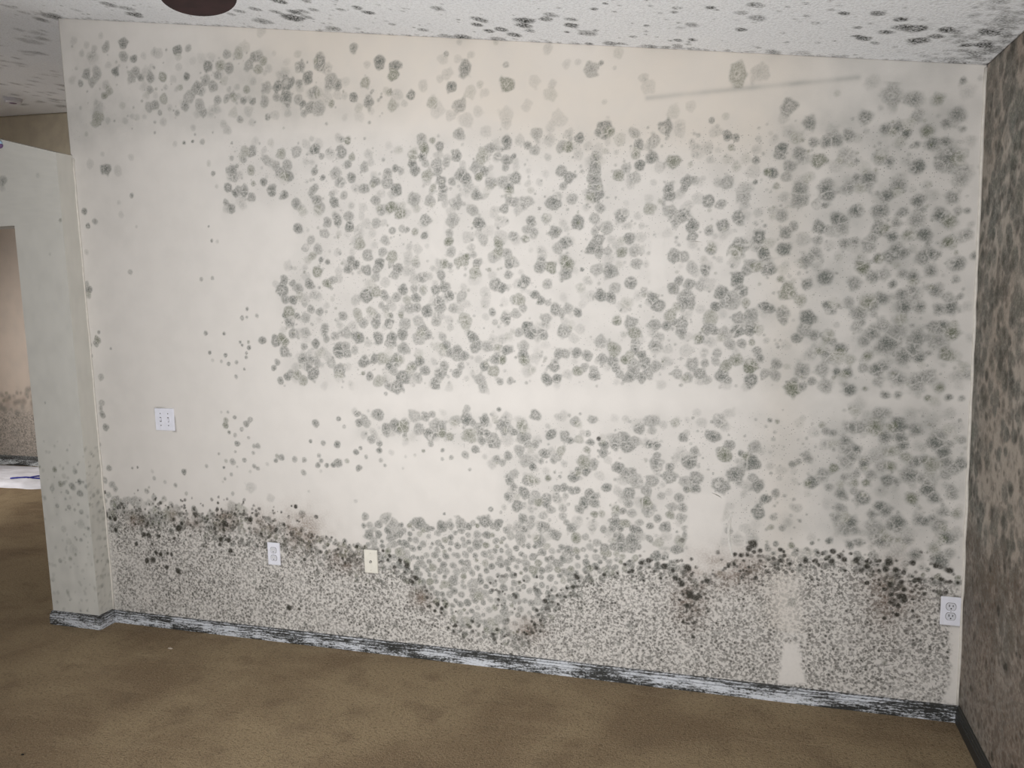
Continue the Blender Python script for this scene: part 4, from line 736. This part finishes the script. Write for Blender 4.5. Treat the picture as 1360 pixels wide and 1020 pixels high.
for d in ((X_LEFT - 0.1, X_LEFT, 0.75, 0.80, 0.75, 2.05), (X_LEFT - 0.1, X_LEFT, 2.0, 2.05, 0.75, 2.05), (X_LEFT - 0.1, X_LEFT, 0.75, 2.05, 2.0, 2.05), (X_LEFT - 0.1, X_LEFT, 0.75, 2.05, 0.75, 0.80)): add_box(bm, *d)
tag(link('window_2', bm_mesh('window_2', bm), M['frame']), 'white framed side window of the next room', 'window', kind='structure')

def build_wall_far():
    x = np.concatenate((np.linspace(X_LEFT, -2.6, 150), np.linspace(-2.5, W, 8)))
    n = 230; U = np.repeat(x[:, None], n, 1); Hx = np.array([ceil_z(a) for a in x]); V = Hx[:, None] * np.linspace(0, 1, n)[None, :]
    g = Growth(U, V, 61)
    a = value_noise(U.shape, (40, 40), 62); b = value_noise(U.shape, (70, 110), 63)
    g.fine = (smooth01((0.66 - V) / 0.14) * (0.45 + 0.5 * b)).astype(np.float32)
    for _ in range(150):
        g.spot(rng.uniform(X_LEFT, -2.6), rng.normal(0.70, 0.07), rng.uniform(0.018, 0.045), 'b', 0.6)
    g.brown = (0.5 * np.exp(-((V - 0.68) / 0.09) ** 2) * a).astype(np.float32)
    g.film = (0.30 * smooth01((0.75 - V) / 0.2) + 0.15 * a * (V < 2.4)).astype(np.float32)
    g.dust = 0.2 + 0 * g.film; g.tint = smooth01((V - 2.4) / 0.4).astype(np.float32)  # tint paints the upper wall paler in place of light that hardly reaches it
    P = np.stack((U, 0 * U + Y_FAR, V), 2)
    me = slab('wall_far', P, (0, 0.12, 0)); g.write(me)
    return link('wall_far', me, M['far'])
tag(build_wall_far(), 'beige wall of the next room with mould speckle above its baseboard', 'wall', kind='structure')

# ------------------------------------------------------------------ column and header of the opening
CX0, CX1, CY0, CY1, HZ = -0.295, 0.012, -0.10, 0.02, 2.108
def build_partition():
    # outline in (x,z) of column + header with a sloping top ledge, front face gridded
    verts, quads, gro = [], [], []
    xs = np.arange(CX0, CX1 + 1e-6, (CX1 - CX0) / 60); zs = np.linspace(0, HZ, 330)
    U, V = np.meshgrid(xs, zs, indexing='ij')
    top = lambda xx: 2.445 + 0.262 * (CX1 - xx)
    xh = np.linspace(-0.75, CX1, 110); tt = np.linspace(0, 1, 60)
    U2 = np.repeat(xh[:, None], 60, 1); V2 = HZ + tt[None, :] * (np.array([top(a) for a in xh]) - HZ)[:, None]
    ys = np.linspace(0, 0.12, 16)
    Us, Vs = np.meshgrid(ys, np.linspace(0, top(CX1), 330), indexing='ij')
    grids = []
    for A, B, seed in ((U, V, 71), (U2, V2, 72), (Us, Vs, 73)):
        g = Growth(A, B, seed); a = value_noise(A.shape, (10, 40), seed); 
        if seed < 73:
            for k in COLUMN_SPOTS:
                for (sx, sz, r) in COLUMN_SPOTS[k]: g.spot(sx / 1000, sz / 1000, r / 1000 * 1.1, k, 0.4)
        for _ in range(130):
            pz = rng.uniform(0.05, 1.0)
            g.spot(rng.uniform(A.min(), A.max()), pz, rng.uniform(0.004, 0.012), 'c' if rng.random() < 0.75 else 'b', 0.6)
        low = smooth01((1.0 - B) / 0.4)
        g.film = (0.10 * a + 0.10 * low * a).astype(np.float32); g.dust = (0.08 + 0.22 * low).astype(np.float32)
        if seed == 73: g.tint = 0.1 + 0 * g.film
        grids.append(g)
    off = 0
    for P, g, fl in ((np.stack((U, 0 * U + CY0, V), 2), grids[0], False), (np.stack((U2, 0 * U2 + CY0, V2), 2), grids[1], False), (np.stack((0 * Us + CX1, CY0 + Us, Vs), 2), grids[2], False)):
        verts.append(P.reshape(-1, 3)); quads.append(grid_faces(P.shape[0], P.shape[1], off, fl)); off += P.shape[0] * P.shape[1]
    tz = top(CX1); xl = -2.7; tl_ = 2.445 + 0.262 * 0.76
    extra = np.array([(CX0, CY0, 0), (CX0, CY1, 0), (CX0, CY1, HZ), (CX0, CY0, HZ), (CX1, CY1, 0), (CX1, CY1, HZ), (CX1, CY1, tz), (CX1, CY0, tz),
                      (-0.75, CY0, tl_), (-0.75, CY1, tl_), (xl, CY0, tl_), (xl, CY1, tl_), (xl, CY0, HZ), (xl, CY1, HZ), (-0.75, CY0, HZ), (-0.75, CY1, HZ)], np.float32)
    eq = np.array([(1, 0, 3, 2), (4, 1, 2, 5), (2, 3, 12, 13), (7, 6, 9, 8), (8, 9, 11, 10), (12, 14, 8, 10), (13, 11, 9, 15), (5, 15, 9, 6), (13, 12, 10, 11)]) + off
    verts.append(extra); quads.append(eq)
    me = mesh_np('wall_partition', np.concatenate(verts), np.concatenate(quads))
    for nm, keys in (('mould_a', ('col', 'dark', 'brown', 'fine')), ('mould_b', ('film', 'tint', 'dust', 'green'))):
        at = me.attributes.new(nm, 'FLOAT_COLOR', 'POINT'); buf = np.zeros((len(me.vertices), 4), np.float32)
        o = 0
        for g in grids:
            ch = np.stack([getattr(g, k).ravel() for k in keys], 1); buf[o:o + len(ch)] = np.clip(ch, 0, 1); o += len(ch)
        at.data.foreach_set('color', buf.ravel())
    return link('wall_partition', me, M['column'])
tag(build_partition(), 'pale column and header framing the open passage beside the mouldy wall', 'wall', kind='structure')
# far jamb of that passage, out of the photograph
plain_wall('wall_jamb', ((-2.99, -2.702, CY0, CY1, 0, 2.64),), 'far jamb of the open passage')

# caulk beads in the corners
def bead(name, p0, p1, r, label):
    bm = bmesh.new(); n = 40; rg = np.random.default_rng(5)
    pts = [Vector(p0).lerp(Vector(p1), i / n) + Vector((rg.normal(0, 0.0012), 0, 0)) for i in range(n + 1)]
    tube(bm, pts, [r * rg.uniform(0.75, 1.2) for _ in pts], 6)
    return tag(link(name, bm_mesh(name, bm), M['caulk'], smooth=True), label, 'trim', kind='structure')
bead('trim_1', (CX1 + 0.003, -0.002, 0.07), (CX1 + 0.003, -0.002, 2.43), 0.0052, 'cream caulk line where the column meets the mouldy wall')
bead('trim_2', (W - 0.004, -0.002, 0.07), (W - 0.004, -0.002, H_RIGHT - 0.01), 0.0058, 'cream caulk line in the corner with the blackened wall')

# ------------------------------------------------------------------ baseboards
PROFILE = ((0, 0), (0.0125, 0), (0.0125, 0.0385), (0.0100, 0.0402), (0.0100, 0.0415), (0.0112, 0.0432), (0.0105, 0.0528), (0.0070, 0.0540), (0.0070, 0.0552), (0.0072, 0.0610), (0.0050, 0.0650), (0.0, 0.0658))
def baseboard(name, path, mat, label, scale=1.0):
    """path: (x,y) points with the room on the right-hand side when walking"""
    bm = bmesh.new(); rings = []
    P = [Vector(p) for p in path]
    def nrm(a, b): d = (b - a).normalized(); return Vector((d.y, -d.x))
    for i, p in enumerate(P):
        ns = []
        if i > 0: ns.append(nrm(P[i - 1], p))
        if i < len(P) - 1: ns.append(nrm(p, P[i + 1]))
        if len(ns) == 2: o = (ns[0] + ns[1]); o = o / o.dot(ns[0])
        else: o = ns[0]
        rings.append([bm.verts.new((p.x + o.x * d * scale, p.y + o.y * d * scale, z * scale)) for d, z in PROFILE])
    k = len(PROFILE)
    for a, b in zip(rings, rings[1:]):
        for j in range(k): bm.faces.new((a[j], a[(j + 1) % k], b[(j + 1) % k], b[j]))
    bm.faces.new(rings[0]); bm.faces.new(rings[-1][::-1])
    return tag(link(name, bm_mesh(name, bm), mat), label, 'baseboard', kind='structure')
baseboard('baseboard_back', ((CX1 + 0.0002, 0), (W, 0)), M['base_back'], 'white ridged baseboard streaked with black mould under the cream wall')
baseboard('baseboard_column', ((CX0, CY1), (CX0, CY0), (CX1, CY0), (CX1, -0.0128)), M['base_back'], 'white mould-streaked baseboard wrapping the column foot', 1.12)
baseboard('baseboard_right', ((W, -0.0126), (W, Y_REAR)), M['base_right'], 'blackened baseboard under the dark mouldy side wall', 1.1)
baseboard('baseboard_far', ((X_LEFT, Y_FAR), (W, Y_FAR)), M['base_far'], 'grey mouldy baseboard of the next room', 1.6)

# ------------------------------------------------------------------ electrical plates (local frame: x right, y out of the wall is -, z up)
def rounded(w, h, r, n=5):
    pts = []
    for cx, cz, a0 in ((w - r, h - r, 0), (-w + r, h - r, 90), (-w + r, -h + r, 180), (w - r, -h + r, 270)):
        for i in range(n + 1):
            a = math.radians(a0 + 90 * i / n); pts.append((cx + r * math.cos(a), cz + r * math.sin(a)))
    return pts
def cover_plate(root, w, h, mat):
    bm = bmesh.new(); o = rounded(w / 2, h / 2, 0.003)
    layers = ((1.0, 0.0), (1.0, -0.0025), (1 - 0.0022 / (w / 2), -0.0052))
    rings = [[bm.verts.new((x * s_, y, z * s_)) for x, z in o] for s_, y in layers]
    n = len(o)
    for a, b in zip(rings, rings[1:]):
        for i in range(n): bm.faces.new((a[i], a[(i + 1) % n], b[(i + 1) % n], b[i]))
    bm.faces.new(rings[0][::-1]); bm.faces.new(rings[-1])
    return link('cover_plate', bm_mesh('cover_plate', bm), mat, root)
def screw(root, x, z, mat, r=0.0032, y=-0.0052):
    bm = bmesh.new(); prism(bm, [(r * math.cos(i * math.pi / 6), r * math.sin(i * math.pi / 6)) for i in range(12)], 0, -0.0012, 0.8)
    o = link('screw', bm_mesh('screw', bm), mat, root); o.location = (x, y, z)
    bm = bmesh.new(); add_box(bm, -r * 0.75, r * 0.75, -0.0016, -0.0011, -0.0005, 0.0005)
    s_ = link('screw_slot', bm_mesh('screw_slot', bm), M['slot_black'], o)
def receptacle_outline(w=0.0172, h=0.0142, grow=0.0):
    pts = []
    for i in range(40):
        a = 2 * math.pi * i / 40; x, z = w * 1.0 * math.cos(a), w * math.sin(a)
        pts.append((x + math.copysign(grow, x), max(-h, min(h, z)) + math.copysign(grow, z)))
    return pts
def duplex(loc, label, tilt, slot_mat, plate_mat):
    root = tag(empty('duplex_outlet', loc, (0, tilt, 0)), label, 'outlet')
    cover_plate(root, 0.070, 0.114, plate_mat)
    for s_ in (1, -1):
        bm = bmesh.new(); prism(bm, receptacle_outline(grow=0.0011), 0, -0.0006)
        gp = link('receptacle_gap', bm_mesh('receptacle_gap', bm), M['gap_grey'], root); gp.location = (0, -0.0051, 0.0195 * s_)
        bm = bmesh.new(); prism(bm, receptacle_outline(), 0, -0.0022, 0.97)
        rc = link('receptacle', bm_mesh('receptacle', bm), M['ivory_face'], root); rc.location = (0, -0.0052, 0.0195 * s_)
        for dx, hh in ((-0.0064, 0.0046), (0.0064, 0.0038)):
            bm = bmesh.new(); add_box(bm, -0.0014, 0.0014, -0.0026, -0.0020, -hh, hh)
            o = link('slot', bm_mesh('slot', bm), slot_mat, rc); o.location = (dx, 0, 0.0038)
        bm = bmesh.new(); prism(bm, [(0.0026 * math.cos(i * math.pi / 6), 0.0026 * math.sin(i * math.pi / 6)) for i in range(12)], -0.0020, -0.0026)
        o = link('ground_hole', bm_mesh('ground_hole', bm), M['slot_black'], rc); o.location = (0, 0, -0.0072)
    screw(root, 0, 0, M['white_plastic'], 0.0028)
    return root
duplex((4.0173, 0.0, 0.4451), 'white duplex outlet at the corner with the blackened wall', 0.012, M['slot_black'], M['white_plastic'])
duplex((1.0330, 0.0, 0.4521), 'white duplex outlet set in the speckled mould below the light switches', 0.004, M['slot_pale'], M['white_plastic'])

root = tag(empty('cable_plate', (1.5631, 0, 0.4540)), 'almond cable TV wall plate with a round threaded jack', 'wall plate')
cover_plate(root, 0.070, 0.114, M['almond_plastic'])
screw(root, 0, 0.0415, M['almond_plastic']); screw(root, 0, -0.0415, M['almond_plastic'])
bm = bmesh.new(); lathe(bm, ((0.0068, -0.005), (0.0068, -0.0072), (0.0060, -0.0074)), 6, 'Y')
nut = link('jack_nut', bm_mesh('jack_nut', bm), M['gap_grey'], root)
bm = bmesh.new(); lathe(bm, ((0.0045, -0.007), (0.0045, -0.0135), (0.0034, -0.0138), (0.0030, -0.0120)), 16, 'Y')
link('threaded_jack', bm_mesh('threaded_jack', bm), M['metal'], nut)

root = tag(empty('light_switch', (0.4447, 0, 1.1124), (0, 0.006, 0)), 'white double light switch plate on the bare part of the wall', 'light switch')
cover_plate(root, 0.116, 0.114, M['white_plastic'])
for dx, up in ((-0.023, 1), (0.023, -1)):
    bm = bmesh.new(); prism(bm, [(-0.0052, -0.012), (0.0052, -0.012), (0.0052, 0.012), (-0.0052, 0.012)], 0, -0.0006)
    sl = link('toggle_slot', bm_mesh('toggle_slot', bm), M['gap_grey'], root); sl.location = (dx, -0.0051, 0)
    bm = bmesh.new()
    v = [(-0.004, 0, -0.0085), (0.004, 0, -0.0085), (0.004, 0, 0.0085), (-0.004, 0, 0.0085)]
    t_ = 0.0075 * up
    w = [(-0.0032, -0.011, t_ - 0.0032), (0.0032, -0.011, t_ - 0.0032), (0.0032, -0.011, t_ + 0.0032), (-0.0032, -0.011, t_ + 0.0032)]
    a = [bm.verts.new(p) for p in v]; b = [bm.verts.new(p) for p in w]
    bm.faces.new(a[::-1]); bm.faces.new(b)
    for i in range(4): bm.faces.new((a[i], a[(i + 1) % 4], b[(i + 1) % 4], b[i]))
    link('toggle', bm_mesh('toggle', bm), M['white_plastic'], sl)
    for sz in (0.0302, -0.0302): screw(root, dx, sz, M['gap_grey'])

# ------------------------------------------------------------------ ceiling fan (one blade tip shows)
def ceiling_fan():
    hx, hy, bz = 2.58, -2.31, 2.285
    root = tag(empty('ceiling_fan', (hx, hy, bz)), 'dark mahogany ceiling fan blade hanging below the white ceiling', 'ceiling fan')
    top = ceil_z(hx) - bz
    bm = bmesh.new(); lathe(bm, ((0.02, top - 0.075), (0.05, top - 0.065), (0.07, top - 0.02), (0.07, top + 0.012)), 28)
    link('canopy', bm_mesh('canopy', bm), M['fan_metal'], root, True)
    bm = bmesh.new(); lathe(bm, ((0.0125, 0.12), (0.0125, top - 0.06)), 16); link('downrod', bm_mesh('downrod', bm), M['fan_metal'], root, True)
    bm = bmesh.new(); lathe(bm, ((0.03, -0.075), (0.06, -0.07), (0.075, -0.03), (0.075, -0.012), (0.115, 0.0), (0.13, 0.035), (0.12, 0.08), (0.06, 0.12), (0.02, 0.13)), 36)
    link('motor_housing', bm_mesh('motor_housing', bm), M['fan_metal'], root, True)
    a0 = math.atan2(0.7955, -0.606)
    # blade outline: x along the blade
    L0, L1 = 0.20, 0.674; out = []
    for i in range(25):
        a = -math.pi / 2 + math.pi * i / 24
        out.append((L1 - 0.105 + 0.105 * max(0.0, math.cos(a)), 0.070 * math.sin(a)))
    out += [(0.45, 0.069), (0.30, 0.065), (L0 + 0.03, 0.062), (L0, 0.045), (L0, -0.045), (L0 + 0.03, -0.062), (0.30, -0.065), (0.45, -0.069)]
    bm = bmesh.new(); n = len(out)
    A = [bm.verts.new((x, y, 0.003)) for x, y in out]; B = [bm.verts.new((x, y, -0.003)) for x, y in out]
    bm.faces.new(A); bm.faces.new(B[::-1])
    for i in range(n): bm.faces.new((A[i], B[i], B[(i + 1) % n], A[(i + 1) % n]))
    blade_me = bm_mesh('blade', bm); blade_me.materials.append(M['fan_wood'])
    bm = bmesh.new(); add_box(bm, 0.10, 0.27, -0.014, 0.014, -0.008, -0.003); add_box(bm, 0.20, 0.235, -0.045, 0.045, -0.008, -0.003)
    iron_me = bm_mesh('blade_iron', bm); iron_me.materials.append(M['fan_metal'])
    for k in range(5):
        for nm, me in (('blade', blade_me), ('blade_iron', iron_me)):
            o = bpy.data.objects.new(nm, me); COL.objects.link(o); o.parent = root
            o.rotation_euler = (Matrix.Rotation(a0 + 2 * math.pi * k / 5, 3, 'Z') @ Matrix.Rotation(math.radians(-2), 3, 'X')).to_euler()
ceiling_fan()

# ------------------------------------------------------------------ things in and above the passage
root = tag(empty('smoke_detector', (-3.151, 2.501, ceil_z(-3.151)), (0, math.atan(FLAT), 0)), 'round white smoke detector on the ceiling of the next room', 'smoke detector')
bm = bmesh.new(); lathe(bm, ((0.058, -0.040), (0.070, -0.030), (0.074, -0.012), (0.078, -0.010), (0.078, 0.002)), 32)
link('body', bm_mesh('body', bm), M['white_plastic'], root)
bm = bmesh.new(); lathe(bm, ((0.020, -0.044), (0.030, -0.041), (0.030, -0.038)), 24)
link('shaded_grille', bm_mesh('shaded_grille', bm), M['orn_purple'], root)

root = tag(empty('glass_ornament', (-0.330, CY0 - 0.012, 2.510)), 'small glossy blue and purple ornament hanging at the ledge of the header', 'ornament')
bm = bmesh.new(); lathe(bm, ((0.004, 0.020), (0.012, 0.016), (0.017, 0.008), (0.017, 0.000)), 20)
link('cap', bm_mesh('cap', bm), M['orn_blue'], root, True)
bm = bmesh.new(); lathe(bm, ((0.005, -0.022), (0.014, -0.018), (0.0195, -0.009), (0.0195, -0.003), (0.016, 0.001)), 20)
link('bulb', bm_mesh('bulb', bm), M['orn_purple'], root, True)
bm = bmesh.new(); tube(bm, [(0, 0, 0.018), (0, 0.002, 0.026), (0, 0.012, 0.0285), (0, 0.03, 0.0285)], 0.0015, 6)
link('hook', bm_mesh('hook', bm), M['metal'], root, True)

def plastic_sheet():
    n, m_ = 90, 60; rg = np.random.default_rng(4)
    u = np.linspace(0, 1, n)[:, None]; v = np.linspace(0, 1, m_)[None, :]
    edge = 0.10 * (value_noise((n, 1), (9, 1), 5) - 0.5)
    X = -4.65 + u * 1.95 + 0 * v; Yn = 2.02 + 0.32 * u + edge
    Y = Yn + (3.04 - Yn) * v
    Z = 0.004 + 0.030 * value_noise((n, m_), (14, 8), 6) * value_noise((n, m_), (5, 4), 7) + 0.012 * value_noise((n, m_), (34, 22), 8)
    Z *= smooth01(np.minimum(np.minimum(u, 1 - u), np.minimum(v, 1 - v)) * 9) * 0.9 + 0.1
    return slab('plastic_sheet', np.stack((X, Y, Z), 2), (0, 0, -0.0015))
tag(link('plastic_sheet', plastic_sheet(), M['sheet'], smooth=True), 'crumpled white plastic sheet on the carpet of the next room', 'plastic sheet')
sheet_co = np.empty(len(bpy.data.meshes['plastic_sheet'].vertices) * 3, np.float32)
bpy.data.meshes['plastic_sheet'].vertices.foreach_get('co', sheet_co); sheet_co = sheet_co.reshape(-1, 3)
def sheet_top(x, y):
    near = np.hypot(sheet_co[:, 0] - x, sheet_co[:, 1] - y) < 0.035
    return float(sheet_co[near, 2].max()) if near.any() else 0.02
root = tag(empty('blue_cord', (-3.55, 2.47, 0.0)), 'doubled blue cord lying on the white plastic sheet', 'cord')
for pts in (((-3.572, 2.447), (-3.507, 2.506), (-3.47, 2.56), (-3.44, 2.615), (-3.36, 2.70), (-3.2, 2.80)), ((-3.57, 2.43), (-3.50, 2.465), (-3.43, 2.50), (-3.363, 2.555), (-3.22, 2.64), (-3.1, 2.70))):
    dense = []
    for p, q in zip(pts, pts[1:]):
        for i in range(4): f = i / 4; x, y = p[0] + (q[0] - p[0]) * f, p[1] + (q[1] - p[1]) * f; dense.append((x + 3.55, y - 2.47, sheet_top(x, y) + 0.0075))
    bm = bmesh.new(); tube(bm, dense, 0.007, 8)
    link('strand', bm_mesh('strand', bm), M['blue_cord'], root, True)

# small litter on the carpet
def crumb(name, loc, s, mat, label, seed):
    rg = np.random.default_rng(seed); bm = bmesh.new(); bmesh.ops.create_icosphere(bm, subdivisions=2, radius=1)
    for v in bm.verts: v.co = Vector((v.co.x * s[0], v.co.y * s[1], (v.co.z + 0.9) * s[2])) * float(rg.uniform(0.75, 1.15))
    o = link(name, bm_mesh(name, bm), mat, None); o.location = loc
    return tag(o, label, 'litter')
crumb('lint_tuft', (0.548, -0.208, 0), (0.014, 0.008, 0.004), M['lint'], 'pale tuft of lint on the carpet near the column', 1)
crumb('debris_crumb', (0.625, -1.094, 0), (0.007, 0.004, 0.003), M['dark_bit'], 'tiny dark crumb of debris on the open carpet', 2)
